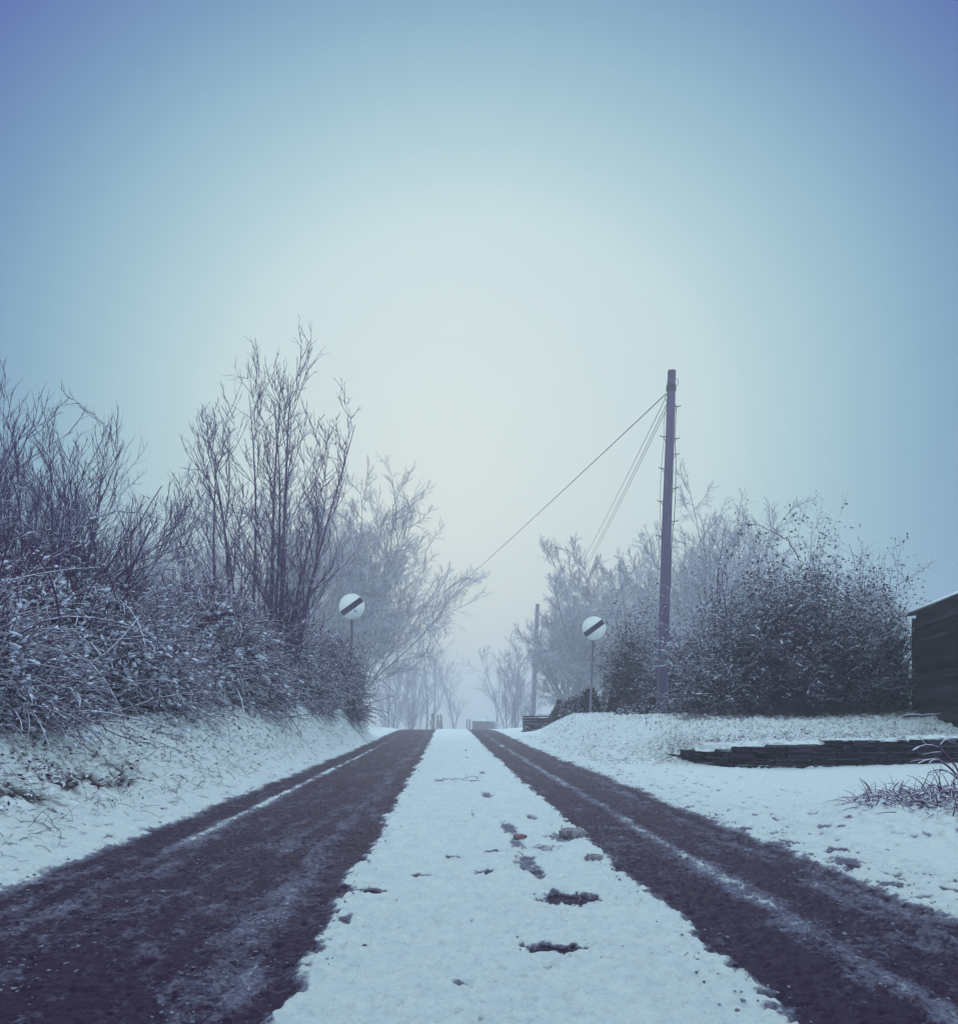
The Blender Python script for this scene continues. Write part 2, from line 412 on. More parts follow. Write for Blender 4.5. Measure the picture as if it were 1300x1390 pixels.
# a worn earthy lip low on the left verge, and behind the wall
lip = np.exp(-((X + 2.95 + .15 * fbm(X, Y * .8, 2)) / .16) ** 2) * sm(9.5, 8, Y) * sm(4, 6, Y) * sm(-.12, .06, fbm(X * 3, Y * 2.4, 3))
dirt = np.clip(dirt + 1.3 * lip * sm(-.35, .1, fine), 0, 1); Z = Z - .07 * lip
scuffR = sm(.20, .42, fbm(X * 6 + 40, Y * 3.4, 3)) * sm(2.2, 2.4, X) * sm(4.6, 3.2, X) * sm(22, 17, Y) * .55
scuffL = sm(.30, .55, fbm(X * 5 + 20, Y * 3., 3)) * sm(-2.1, -2.3, X) * sm(-3.0, -2.6, X) * .6
cover = np.clip(.97 - scuffR - scuffL, 0, 1); Z = Z - .02 * (scuffR + scuffL)
inner = sm(2.56, 2.45, np.abs(X)); Z = Z - .12 * inner
far = sm(80, 140, np.hypot(X, Y)); Z = Z * (1 - .0 * far)
ground = mesh_obj('ground', np.stack([X, Y, Z], -1).reshape(-1, 3), F, M_ground, smooth=True, attrs={'cover': cover, 'dirt': dirt})
tag(ground, kind='structure')
def gz(x, y): return float(terrain_z(np.array([x]), np.array([y]))[0]) + .03

# ------------------------------------------------------------------ instanced little shapes
def place(T, TF, pos, U, Wd, Nn, scale):
    """copies of template T (k,3) in frames (U along, Wd across, Nn up)"""
    M = len(pos); sc = scale[:, None, None]
    V = pos[:, None, :] + sc * (T[None, :, 0:1] * U[:, None, :] + T[None, :, 1:2] * Wd[:, None, :] + T[None, :, 2:3] * Nn[:, None, :])
    k = len(T)
    F = (TF[None] + (np.arange(M) * k)[:, None, None]).reshape(-1, TF.shape[1])
    return V.reshape(-1, 3), F
def leaf_tpl():
    V = [(0, 0, 0), (.45, .26, -.05), (1, 0, -.22), (.45, -.26, -.05), (.5, 0, .06)]
    return np.array(V, float), np.array([(0, 4, 1, 1), (4, 2, 1, 1), (0, 3, 4, 4), (3, 2, 4, 4)])[:, :3]
def frond_tpl(n=9):
    V = []; F = []
    def bendz(x): return .16 * x - .72 * x * x
    for i in range(n):
        x = .10 + .88 * i / n
        L = .34 * math.sin(math.pi * (.18 + .80 * (i + .5) / n)) + .03
        for s_ in (-1, 1):
            b = len(V); w = .042
            z = bendz(x)
            V += [(x - w, 0, bendz(x - w)), (x + w, 0, bendz(x + w)), (x + .10 + w * .6, s_ * L, z - .10), (x + .10 - w * .6, s_ * L, z - .12)]
            F.append((b, b + 1, b + 2, b + 3) if s_ > 0 else (b + 3, b + 2, b + 1, b))
    b = len(V)
    for i in range(5):
        x = i / 4.0; V += [(x, -.012, bendz(x) + .004), (x, .012, bendz(x) + .004)]
    for i in range(4): F.append((b + 2 * i, b + 2 * i + 2, b + 2 * i + 3, b + 2 * i + 1))
    return np.array(V, float), np.array(F)
LEAF = leaf_tpl(); FROND = frond_tpl()
def lump_tpl():
    t = (1 + 5 ** .5) / 2
    V = unit(np.array([(-1, t, 0), (1, t, 0), (-1, -t, 0), (1, -t, 0), (0, -1, t), (0, 1, t), (0, -1, -t), (0, 1, -t), (t, 0, -1), (t, 0, 1), (-t, 0, -1), (-t, 0, 1)], float))
    F = np.array([(0, 11, 5), (0, 5, 1), (0, 1, 7), (0, 7, 10), (0, 10, 11), (1, 5, 9), (5, 11, 4), (11, 10, 2), (10, 7, 6), (7, 1, 8), (3, 9, 4), (3, 4, 2), (3, 2, 6), (3, 6, 8), (3, 8, 9), (4, 9, 5), (2, 4, 11), (6, 2, 10), (8, 6, 7), (9, 8, 1)])
    return V, F
LUMP = lump_tpl()
def frames(D, tilt=.25):
    """frames whose 'up' is as vertical as the direction allows, randomly rolled"""
    U = unit(D); up = np.array([0, 0, 1.0]) + RNG.normal(0, tilt, U.shape)
    W = unit(np.cross(up, U)); Nn = np.cross(U, W)
    return U, W, Nn

def lumpy(d, seed):
    """radius factor over directions, gives a ragged outline"""
    return 1 + .20 * fbm(d[:, 0] * 2.2 + seed, d[:, 1] * 2.2 + d[:, 2] * 1.9, 3) + .20 * fbm(d[:, 0] * 6 + seed, d[:, 1] * 6 - d[:, 2] * 5, 2)

def lumpy2(d, seed):
    return lumpy(d, seed) + .13 * fbm(d[:, 0] * 3.7 - seed, d[:, 1] * 3.1 + d[:, 2] * 4.1, 2)
def hemi(n, lo=-.05):
    d = unit(RNG.normal(0, 1, (n * 3, 3))); d = d[d[:, 2] > lo][:n]; return d

def snow_clumps(t, ax, n, seed, P, lo, hi, s0=.007, s1=.030, on=.5, zmin=-.02, low=.3):
    """soft elongated caps of snow lying along the canes and over the leaf mass"""
    k = int(n * on); i = RNG.integers(0, len(P), k); j = RNG.integers(1, P.shape[1] - 1, k)
    S1 = P[i, j]; D1 = unit(P[i, j + 1] - P[i, j])
    okk = np.abs(D1[:, 2]) < .75; S1 = S1[okk]; D1 = D1[okk]
    d = hemi(n - k, zmin); S2 = d * ax * (lumpy(d, seed) * RNG.uniform(lo, hi, len(d)))[:, None]
    D2 = unit(np.stack([d[:, 1], -d[:, 0], 0 * d[:, 2]], 1) * RNG.normal(0, 1, (len(d), 1)) + d * np.array([1, 1, -.8]) * .5 + RNG.normal(0, .4, d.shape))
    S = np.concatenate([S1, S2]); D = np.concatenate([D1, D2]); m_ = len(S)
    kp = RNG.uniform(0, 1, m_) < np.clip(np.clip(S[:, 2] / ax[2], 0, 1) * low + (1 - .55 * low), 0, 1); kp &= (fbm(S[:, 0] * 2.6 + S[:, 1] * 1.1 + seed, S[:, 2] * 3.2 + S[:, 1] * 1.7, 2) + RNG.normal(0, .12, m_)) > -.06; S = S[kp]; D = D[kp]; m_ = len(S)
    U, W, Nn = frames(D, .15); sc = np.exp(RNG.uniform(math.log(s0), math.log(s1), m_))
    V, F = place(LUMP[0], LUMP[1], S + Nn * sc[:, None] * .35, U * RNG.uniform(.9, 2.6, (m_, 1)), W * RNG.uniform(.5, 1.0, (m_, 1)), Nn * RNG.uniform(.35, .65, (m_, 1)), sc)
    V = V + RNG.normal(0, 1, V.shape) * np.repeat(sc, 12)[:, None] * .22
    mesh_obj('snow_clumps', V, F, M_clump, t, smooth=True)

def bramble(label, c, rx, ry, top, nst, nfr, nlf, seed, group=None, frs=(.26, .5), name='bramble_bush', leafmat=None, cat='bush', leafs=(.05, .09), outward=.75, ncl=2600, ww=1., fb=.18):
    cx, cy = c; zb = gz(cx, cy) - .25; H = top - zb
    ax = np.array([rx, ry, H])
    t = thing(name, (cx, cy, zb), label, cat, group)
    # tangled core of dead stems and litter
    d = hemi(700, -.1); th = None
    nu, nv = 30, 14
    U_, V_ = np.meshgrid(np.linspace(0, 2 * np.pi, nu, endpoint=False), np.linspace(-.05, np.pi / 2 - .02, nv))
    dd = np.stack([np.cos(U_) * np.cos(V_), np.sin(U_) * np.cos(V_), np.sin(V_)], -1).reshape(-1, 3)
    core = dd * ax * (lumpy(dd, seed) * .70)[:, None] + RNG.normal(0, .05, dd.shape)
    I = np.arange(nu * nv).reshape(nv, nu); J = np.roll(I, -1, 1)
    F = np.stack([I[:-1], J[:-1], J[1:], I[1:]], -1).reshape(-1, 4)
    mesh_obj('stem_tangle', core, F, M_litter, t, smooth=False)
    # arching canes
    d = hemi(nst, -.05); S = d * ax * (lumpy(d, seed) * RNG.uniform(.74, 1.0, nst))[:, None]
    D = unit(d * np.array([1, 1, .6]) + RNG.normal(0, .55, d.shape) + np.array([0, 0, .35]))
    L = RNG.uniform(.2, .8, nst); lg = RNG.uniform(0, 1, nst) < .025; L = np.where(lg, RNG.uniform(.9, 1.7, nst), L)
    P, Rr = grow(S, D, L, RNG.uniform(.004, .011, nst) * ww * np.where(lg, 1.3, 1), 6, .14, -.13, .4)
    V, F = tubes(P, Rr, 4)
    mesh_obj('canes', V, F, M_stem, t)
    parts = []; sn = []
    if nfr:
        d = hemi(nfr, -.02); S = d * ax * (lumpy(d, seed) * RNG.uniform(.78, 1.04, nfr))[:, None]
        D = unit(d * np.array([1, 1, .35]) * outward + RNG.normal(0, .55, d.shape) * np.array([1, 1, .45]))
        U, W, Nn = frames(D, .35)
        sc = RNG.uniform(frs[0], frs[1], nfr)
        V, F = place(FROND[0], FROND[1], S, U, W, Nn, sc)
        a = np.repeat(RNG.uniform(-.35, .30, nfr) + .15 * d[:, 2] + fb, len(FROND[0]))
        mesh_obj('fronds', V, F, M_bramble, t, attrs={'snow': a})
    if nlf:
        d = hemi(nlf, -.05); S = d * ax * (lumpy(d, seed) * RNG.uniform(.78, 1.06, nlf))[:, None]
        # leaves also hang along the canes
        k = nlf // 2; i = RNG.integers(0, nst, k); j = RNG.integers(2, 7, k); S[:k] = P[i, j] + RNG.normal(0, .015, (k, 3))
        D = unit(d * np.array([1, 1, .2]) + RNG.normal(0, .8, d.shape) * np.array([1, 1, .6]))
        U, W, Nn = frames(D, .5)
        V, F = place(LEAF[0], LEAF[1], S, U, W, Nn, RNG.uniform(leafs[0], leafs[1], nlf))
        a = np.repeat(RNG.uniform(-.30, .3, nlf) + .25 * (d[:, 2] - .25), len(LEAF[0]))
        mesh_obj('leaves', V, F, leafmat or M_bramble, t, attrs={'snow': a})
    snow_clumps(t, ax, ncl, seed, P, .82, 1.03)
    return t

GL = 'snow covered brambles along the left verge'
bramble('lowest nearest mound of snow laden bracken cut by the left edge', (-5.0, 8.4), 1.45, 2.3, 2.05, 6000, 420, 8000, 1.0, GL, (.10, .19), leafs=(.022, .055), ncl=30000)
bramble('broad snowy bracken mound under the spreading bare bush tree', (-4.85, 12.4), 1.45, 2.6, 2.65, 7000, 500, 9000, 5.0, GL, (.12, .22), leafs=(.025, .06), ncl=34000)
bramble('snow laden bramble mound with drooping fronds below the tall bare tree', (-4.5, 17.0), 1.4, 2.8, 2.9, 6500, 650, 10000, 9.0, GL, (.22, .42), leafs=(.03, .065), ncl=30000, ww=1.2)
bramble('twiggy snowy bramble mound between the drooping fronds and the last bush', (-4.05, 22.2), 1.2, 2.7, 2.95, 5200, 250, 12000, 13.0, GL, (.2, .4), ncl=24000, ww=1.35)
bramble('dark leafy end bush of the left hedge below the round sign', (-3.5, 27.4), 1.0, 2.1, 2.95, 3600, 0, 13000, 17.0, GL, name='hedge_bush', leafmat=M_leaf, ncl=8000, ww=1.5)

# ------------------------------------------------------------------ bare trees
def bare_tree(label, X, Y, zb, stems, levels, name='bare_tree', mat=None, group=None, sides=(6, 5, 4, 3, 3), cat='tree', twigs=None):
    """stems: list of (dx,dy, dir, length, radius); levels: list of dicts for the branching"""
    mat = mat or M_twig
    t = thing(name, (X, Y, zb), label, cat, group)
    S = np.array([(s[0], s[1], 0) for s in stems], float); D = np.array([s[2] for s in stems], float)
    L = np.array([s[3] for s in stems], float); R0 = np.array([s[4] for s in stems], float)
    l0 = levels[0]
    P, Rr = grow(S, D, L, R0, l0.get('n', 10), l0.get('wob', .06), l0.get('up', .04), l0.get('taper', .2))
    trunk = [tubes(P, Rr, sides[0])]; crown = []
    for k, lv in enumerate(levels[1:], 1):
        S, D, Lc, Rc = spawn(P, Rr, lv['k'], lv.get('t0', .25), lv.get('t1', 1.0), lv.get('ang', .7), lv.get('sd', .15), lv['lr'], lv.get('lsd', .25), lv.get('rr', .55), L, lv.get('fall', .5))
        Rc = np.maximum(Rc, lv.get('rmin', .003))
        P, Rr = grow(S, D, Lc, Rc, lv.get('n', 6), lv.get('wob', .10), lv.get('up', .06), lv.get('taper', .3)); L = Lc
        (trunk if k <= lv.get('trunk', 0) else crown).append(tubes(P, Rr, sides[min(k, 4)]))
    mesh_obj('trunk', *join(trunk), mat, t, smooth=True)
    mesh_obj('crown', *join(crown), mat, t)
    return t

def fan(n, spread, L, r, lean=(0, 0), rad=.25, lsd=.15, asym=1.0):
    out = []
    for i in range(n):
        a = 2 * math.pi * i / n + RNG.uniform(-.3, .3); f = abs(RNG.normal(.6, .35)) * spread
        dx, dy = math.cos(a), math.sin(a)
        out.append((dx * rad * RNG.uniform(.2, 1), dy * rad * RNG.uniform(.2, 1), (dx * f * asym + lean[0], dy * f + lean[1], 1), L * math.exp(RNG.normal(0, lsd)) * (1 - .12 * f), r * RNG.uniform(.7, 1.15)))
    return out

SEEDS = list(range(200, 230))
# spreading bush tree at the left edge
reseed(SEEDS[0])
Y = 12.6; X = PX(30, Y)
bare_tree('dense many stemmed bare bush tree fanning out at the left edge', X, Y, gz(X, Y) - .1,
          fan(34, .60, 2.75, .030, (.13, 0), .7, .10, 1.5),
          [dict(n=10, wob=.05, up=.03), dict(k=9, lr=.50, ang=.42, sd=.12, up=.05, t0=.15, rr=.6), dict(k=6, lr=.55, ang=.5, up=.06, rr=.6, t0=.12, rmin=.006), dict(k=4, lr=.55, ang=.5, up=.06, rmin=.0045, n=4)], name='bare_tree')
reseed(SEEDS[1])
Y = 14.5; X = PX(-30, Y)
bare_tree('bare stems just past the left edge behind the fanning bush tree', X, Y, gz(X, Y) - .1,
          fan(16, .5, 2.8, .034, (.10, 0), .6), [dict(n=10, wob=.05, up=.03), dict(k=9, lr=.48, ang=.42, up=.05, t0=.2, rr=.6), dict(k=6, lr=.55, ang=.5, up=.06, rr=.6, rmin=.006), dict(k=4, lr=.55, ang=.5, up=.05, rmin=.0045, n=4)])
# tall tree
reseed(SEEDS[2])
Y = 20.5; X = PX(345, Y); zb = gz(X, Y) - .1
def stem_to(px0, pxt, pyt, r, X=X, Y=Y, zb=zb, dy=0):
    x0 = PX(px0, Y) - X; x1 = PX(pxt, Y) - X; L = PZ(pyt, Y) - zb
    return (x0, dy, (x1 - x0, RNG.uniform(-.3, .3), L), math.hypot(L, x1 - x0) * 1.0, r)
bare_tree('tallest bare tree with several snowy upright stems behind the bramble bank', X, Y, zb,
          [stem_to(372, 426, 512, .062), stem_to(362, 392, 530, .056), stem_to(338, 335, 540, .048), stem_to(318, 298, 570, .05), stem_to(310, 262, 620, .05), stem_to(332, 310, 600, .045), stem_to(385, 455, 570, .05), stem_to(300, 225, 680, .04), stem_to(388, 462, 650, .04), stem_to(305, 238, 720, .035), stem_to(380, 440, 690, .035), stem_to(365, 410, 545, .05), stem_to(375, 420, 610, .04)],
          [dict(n=12, wob=.022, up=.03, taper=.12), dict(k=17, lr=.30, ang=.72, sd=.15, up=.13, t0=.08, rr=.5, fall=.45, n=9), dict(k=7, lr=.46, ang=.60, up=.11, rr=.6, rmin=.0095, t0=.12), dict(k=2, lr=.5, ang=.6, up=.07, rmin=.008, n=4)], name='tall_tree')
# foggy trees behind on the left
def big(label, px, Y, pytop, spreadpx, n1=10, r=.2, name='foggy_tree', trunkfrac=.25, k2=8, k3=6, k4=5, lean=(0, 0), mat=None, zb=None, ang=.95, group=None, t0=None, mult=1):
    X = PX(px, Y); zb = gz(X, Y) - .1 if zb is None else zb
    H = PZ(pytop, Y) - zb; sp = spreadpx * Y / 1300.
    asp = sp / H
    a0 = min(1.05, max(.5, asp * 1.75))
    return bare_tree(label, X, Y, zb, [(0.5 * i * (-1) ** i, 0.3 * i, (lean[0] + .10 * (i % 2 * 2 - 1) * (mult > 1), lean[1], 1), H * (.53 - .04 * i), r * (1 - .2 * i)) for i in range(mult)],
                     [dict(n=8, wob=.03, up=.04, taper=.35), dict(k=n1, lr=1.10, ang=a0, sd=.22, up=.02, t0=t0 or trunkfrac, rr=.42, fall=.28, lsd=.16, n=10, wob=.06, rmin=.02, trunk=1),
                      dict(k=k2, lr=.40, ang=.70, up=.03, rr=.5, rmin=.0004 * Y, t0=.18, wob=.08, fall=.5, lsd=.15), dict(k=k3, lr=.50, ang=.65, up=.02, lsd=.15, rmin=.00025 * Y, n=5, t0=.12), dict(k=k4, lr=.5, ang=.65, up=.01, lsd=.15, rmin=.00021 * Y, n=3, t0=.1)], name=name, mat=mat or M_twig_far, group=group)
GF = 'bare trees fading into the fog'
reseed(SEEDS[3])
big('wide bare tree reaching over the lane behind the left round sign', 478, 82, 645, 128, 19, .26, k2=12, k3=9, k4=7, mult=2, group=GF, t0=.14, ang=1.1)
reseed(SEEDS[4])
big('misty bare tree behind the tallest tree, between it and the bush tree', 225, 64, 690, 110, 15, .22, k2=9, k3=8, k4=6, mult=2, group=GF, t0=.18)
reseed(SEEDS[5])
big('misty bare tree filling the gap behind the tallest tree', 385, 70, 645, 120, 17, .22, k2=11, k3=9, k4=7, mult=2, group=GF, t0=.2)
# far trees at the crest
def slim(label, px, Y, pytop, stems, spread, name='slender_tree', k1=9, lr=.33, r=.06, zb=None):
    X = PX(px, Y); zb = gz(X, Y) - .1 if zb is None else zb; H = PZ(pytop, Y) - zb
    st = [(RNG.uniform(-.6, .6) * (stems > 1), RNG.uniform(-.5, .5), (RNG.normal(0, spread), RNG.normal(0, spread), 1), H * RNG.uniform(.78, 1.0) if i else H * .95, r * RNG.uniform(.7, 1.1)) for i in range(stems)]
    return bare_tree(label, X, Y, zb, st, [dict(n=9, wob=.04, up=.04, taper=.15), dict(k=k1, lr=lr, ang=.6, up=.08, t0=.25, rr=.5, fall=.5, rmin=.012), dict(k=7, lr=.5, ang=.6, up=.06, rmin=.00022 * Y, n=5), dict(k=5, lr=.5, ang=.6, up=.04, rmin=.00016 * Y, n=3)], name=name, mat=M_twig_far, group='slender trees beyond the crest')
reseed(SEEDS[6])
slim('tall slender pale tree just left of the white lane strip at the crest', 583, 150, 862, 2, .04, k1=14, lr=.34, r=.16)
reseed(SEEDS[7])
slim('thin stemmed foggy clump nearest the dark hedge end on the left', 532, 146, 888, 9, .09, r=.10)
reseed(SEEDS[8])
slim('foggy clump of upright stems left of the tall slender tree', 557, 155, 893, 8, .07, r=.10)
reseed(SEEDS[9])
slim('small leaning foggy tree with spreading top standing above the white strip', 622, 160, 905, 1, .05, k1=14, lr=.42, r=.22)
reseed(SEEDS[10])
slim('thin straight foggy tree at the right end of the low outbuilding', 672, 150, 888, 1, .02, k1=14, lr=.26, r=.17)
reseed(SEEDS[11])
slim('many stemmed foggy clump right of the outbuilding', 694, 130, 872, 6, .10, k1=12, r=.11)
reseed(SEEDS[12])
slim('small group of foggy saplings beside the leaning far pole', 707, 132, 895, 3, .07, r=.10)
# right hand fog trees
reseed(SEEDS[13])
big('old spreading bare tree with thick trunk behind the right round sign', 782, 94, 742, 140, 20, .62, k2=13, k3=11, k4=9, group=GF, t0=.20, ang=1.15)
reseed(SEEDS[14])
big('large dense misty tree rising behind the pole and right hedge', 968, 92, 655, 150, 23, .4, k2=10, k3=9, k4=7, mult=2, group=GF, t0=.3)
reseed(SEEDS[15])
big('misty tree crown between the old spreading tree and the pole', 868, 102, 722, 130, 20, .36, k2=10, k3=10, k4=8, mult=2, group=GF, t0=.3)
reseed(SEEDS[16])
big('low misty tree behind the conifer and dry stone wall', 765, 100, 885, 60, 12, .2, k2=8, k3=7, k4=6, group=GF, t0=.15)

# ------------------------------------------------------------------ right hedge
def hawthorn(label, c, rx, ry, top, nst, ntw, nlf, seed, mat=None, dense=.8, group=None, leafs=(.04, .085), snowbias=0., lowdark=.5, core=True, ncl=7000):
    cx, cy = c; zb = gz(cx, cy) - .1; H = top - zb; ax = np.array([rx, ry, H])
    t = thing('hedge_bush', (cx, cy, zb), label, 'bush', group)
    # stems rising from the base and arching out
    d = hemi(nst, .10); 
    E = d * ax * (lumpy2(d, seed))[:, None] * np.where(RNG.uniform(0, 1, (nst, 1)) < .14, RNG.uniform(1.05, 1.22, (nst, 1)), RNG.uniform(.8, 1.0, (nst, 1)))
    S = np.stack([E[:, 0] * .3 + RNG.normal(0, .12 * rx, nst), E[:, 1] * .3 + RNG.normal(0, .12 * ry, nst), np.zeros(nst)], 1)
    tt = np.linspace(0, 1, 9)[None, :, None]
    mid = S * .4 + E * .6; mid[:, 2] = E[:, 2] * .75
    P = (1 - tt) ** 2 * S[:, None] + 2 * tt * (1 - tt) * mid[:, None] + tt ** 2 * E[:, None] + RNG.normal(0, .02, (nst, 9, 3))
    L = np.linalg.norm(E - S, axis=1)
    Rr = (RNG.uniform(.010, .024, nst))[:, None] * (1 - .75 * tt[..., 0])
    parts = [tubes(P, Rr, 4)]
    S1, D1, L1, R1 = spawn(P, Rr, 7, .3, 1.0, .8, .25, .30, .25, .6, L, .35)
    P1, Rr1 = grow(S1, D1, L1, np.maximum(R1, .004), 6, .14, .01, .4); parts.append(tubes(P1, Rr1, 3))
    S2, D2, L2, R2 = spawn(P1, Rr1, ntw, .15, 1.0, .85, .25, .48, .25, .7, L1, .3)
    P2, Rr2 = grow(S2, D2, L2, np.maximum(R2, .0032), 4, .15, -.02, .5); parts.append(tubes(P2, Rr2, 3))
    mesh_obj('branches', *join(parts), M_stem, t)
    if core:
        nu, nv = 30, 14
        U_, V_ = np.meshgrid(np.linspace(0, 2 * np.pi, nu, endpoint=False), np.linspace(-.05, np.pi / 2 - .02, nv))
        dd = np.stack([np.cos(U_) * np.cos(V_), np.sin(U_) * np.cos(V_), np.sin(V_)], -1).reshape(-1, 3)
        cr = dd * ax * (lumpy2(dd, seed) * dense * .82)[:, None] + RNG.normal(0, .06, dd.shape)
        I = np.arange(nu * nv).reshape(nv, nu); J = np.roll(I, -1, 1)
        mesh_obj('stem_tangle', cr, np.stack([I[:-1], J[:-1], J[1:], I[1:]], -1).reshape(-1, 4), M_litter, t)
    n2 = len(P2); i = RNG.integers(0, n2, nlf); j = RNG.integers(1, 5, nlf)
    Sp = P2[i, j] + RNG.normal(0, .012, (nlf, 3))
    k = nlf // 3
    d = hemi(k, -.05); Sp[:k] = d * ax * (lumpy2(d, seed) * RNG.uniform(dense * .84, .93, k))[:, None]
    D = unit(RNG.normal(0, 1, (nlf, 3)) * np.array([1, 1, .55]))
    U, W, Nn = frames(D, .5)
    V, F = place(LEAF[0], LEAF[1], Sp, U, W, Nn, RNG.uniform(leafs[0], leafs[1], nlf))
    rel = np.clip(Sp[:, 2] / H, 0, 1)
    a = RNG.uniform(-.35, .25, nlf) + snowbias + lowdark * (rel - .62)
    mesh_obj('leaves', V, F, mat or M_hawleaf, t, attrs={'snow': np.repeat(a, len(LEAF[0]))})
    snow_clumps(t, ax, ncl, seed, np.concatenate([P1[:, ::2], P1[:, 1::2][:, :3]], 1)[:, :4] if False else P1, .90, .97, .008, .027, .85, .12, 1.4)
    return t
GR = 'snow covered hedge bushes along the right bank'
hawthorn('pale twiggy snow laden bush standing just right of the tall pole', (6.2, 20.8), 1.45, 1.4, 3.85, 190, 6, 15000, 31., None, .62, GR, snowbias=.12, lowdark=.9, ncl=12000)
hawthorn('highest hedge bush with a dark leafless hollow facing the retaining wall', (7.35, 20.0), 1.75, 1.5, 4.2, 150, 6, 22000, 35., M_leaf, .80, GR, (.05, .10), snowbias=.0, lowdark=1.4, ncl=8000)
hawthorn('snow dusted hedge bush touching the corner of the dark shed', (9.0, 20.4), 1.15, 1.3, 3.85, 110, 6, 13000, 39., M_leaf, .78, GR, (.05, .09), snowbias=.0, lowdark=1.1, ncl=7000)
hawthorn('dark shaded bush between the right round sign and the tall pole', (6.0, 29.5), 1.45, 1.5, 3.95, 110, 5, 12000, 43., M_leaf, .82, GR, (.05, .10), snowbias=-.08, lowdark=.9, ncl=4200)
hawthorn('low misty bush behind the pole, left of the highest hedge bush', (6.3, 25.6), 1.2, 1.1, 3.3, 90, 5, 9000, 47., M_leaf, .8, GR, (.05, .09), snowbias=-.05, lowdark=.9, ncl=4000)
# small shrubs by the far wall
def shrub(label, X, Y, rx, H, name, mat, n, seed, cat, conical=False, leafs=(.06, .12)):
    zb = gz(X, Y) - .05; t = thing(name, (X, Y, zb), label, cat)
    d = hemi(n, -.05)
    if conical:
        u = RNG.uniform(0, 1, n) ** 1.2; a = RNG.uniform(0, 2 * np.pi, n)
        prof = np.interp(u, [0, .12, .35, .6, .8, 1.], [.8, 1., .95, .55, .26, .05]) * rx * RNG.uniform(.75, 1.05, n) * (1 + .15 * np.sin(a * 3 + u * 9))
        S = np.stack([np.cos(a) * prof, np.sin(a) * prof, u * H], 1); D = np.stack([np.cos(a), np.sin(a), RNG.uniform(.1, 1.2, n)], 1)
    else:
        S = d * np.array([rx, rx, H]) * (lumpy(d, seed) * RNG.uniform(.75, 1.0, n))[:, None]; D = d + RNG.normal(0, .6, d.shape)
    U, W, Nn = frames(D, .5)
    V, F = place(LEAF[0], LEAF[1], S, U, W, Nn, RNG.uniform(leafs[0], leafs[1], n))
    mesh_obj('foliage', V, F, mat, t, attrs={'snow': np.repeat(RNG.uniform(-.4, .2, n), len(LEAF[0]))})
    b = MB(); b.tube([(0, 0, -.05), (0.02, 0, H * .45), (0, 0, H * .93)], [rx * .22, rx * .16, .01], 6)
    for q in range(7):
        a = q * 2.4; b.tube([(0, 0, H * .05 * q), (math.cos(a) * rx * .5, math.sin(a) * rx * .5, H * (.1 * q + .12))], [.02, .008], 4)
    b.build('stem', M_iron, t)
    return t
shrub('dark conifer bush with a thin upright tip at the end of the stone wall', PX(759, 36), 36, .40, 1.15, 'conifer_bush', M_conifer, 5200, 1, 'bush', True, (.05, .11))
shrub('rounded snow covered shrub between the conifer bush and the right sign post', PX(783, 31.), 31., .55, .62, 'garden_shrub', M_hawleaf, 2600, 3, 'bush')
shrub('small dark shrub at the foot of the right round sign', PX(800, 30.2), 30.2, .36, .9, 'garden_shrub', M_leaf, 1800, 5, 'bush')
shrub('lumpy snowy plant at the foot of the dry stone wall', PX(726, 36.4), 36.4, .45, .28, 'garden_shrub', M_hawleaf, 1500, 6, 'bush')
shrub('little snow capped shrub by the base of the tall pole', PX(866, 23.2), 23.2, .55, .35, 'garden_shrub', M_hawleaf, 1800, 7, 'bush')
GC = 'small conifers beyond the crest'
for px, hpx, w, lb in ((587, 969, .32, 'widest of the three small conifers beyond the crest, beside the tall slender tree'), (594, 971, .22, 'middle one of the three small conifers, narrow and upright'), (598.5, 970, .22, 'small conifer nearest the white strip of the three beyond the crest')):
    Yc = 150; zz = gz(PX(px, Yc), Yc); o = shrub(lb, PX(px, Yc), Yc, w * 1.5, PZ(hpx, Yc) - zz, 'small_conifer', M_conifer, 1500, 2, 'tree', True, (.14, .26)); o['group'] = GC

# ------------------------------------------------------------------ poles, wires, signs
Y = 24.0; Xb = PX(897, Y); zb = gz(Xb, Y) - .1; Xt = PX(911.5, Y); zt = PZ(503, Y)
pole = thing('utility_pole', (Xb, Y, zb), 'tall weathered timber pole with step irons beside the right hedge', 'utility pole')
Hp = zt - zb; dxp = Xt - Xb
def on_pole(py): z = PZ(py, Y) - zb; return np.array([dxp * z / Hp, 0, z])
def prad(z): return .145 - .045 * z / Hp
b = MB(); zs = np.linspace(0, 1, 14)
b.tube([(dxp * u + .008 * math.sin(u * 9), .006 * math.cos(u * 7), Hp * u) for u in zs], [prad(Hp * u) for u in zs], 20)
b.build('pole_shaft', M_wood, pole, smooth=False)
for py, sd in ((552, 1), (593, -1), (595.5, 1), (617, 1), (636, -1), (663, 1), (681, -1), (708, 1), (728, -1)):
    p = on_pole(py); r = prad(p[2]); b = MB()
    b.tube([p + (sd * r * .7, 0, 0), p + (sd * (r + .13), -.01, .012), p + (sd * (r + .145), -.01, .035)], .011, 6)
    b.tube([p + (sd * r * .9, 0, -.11), p + (sd * (r + .07), -.01, .004)], .008, 5)
    b.build('step_iron', M_iron, pole)
p = on_pole(527); r = prad(p[2]); b = MB(); b.tube([p + (0, 0, -.06), p + (0, 0, .06)], r + .022, 18); b.tube([p + (0, 0, .055), p + (0, 0, .10)], [r + .022, r + .004], 18); b.build('pole_band', M_iron, pole)
p = on_pole(519); b = MB()
for dz in (-.05, .0, .05): b.tube([p + (0, 0, dz - .008), p + (0, 0, dz + .008)], r + .006, 16)
b.build('wire_binding', M_metal, pole)
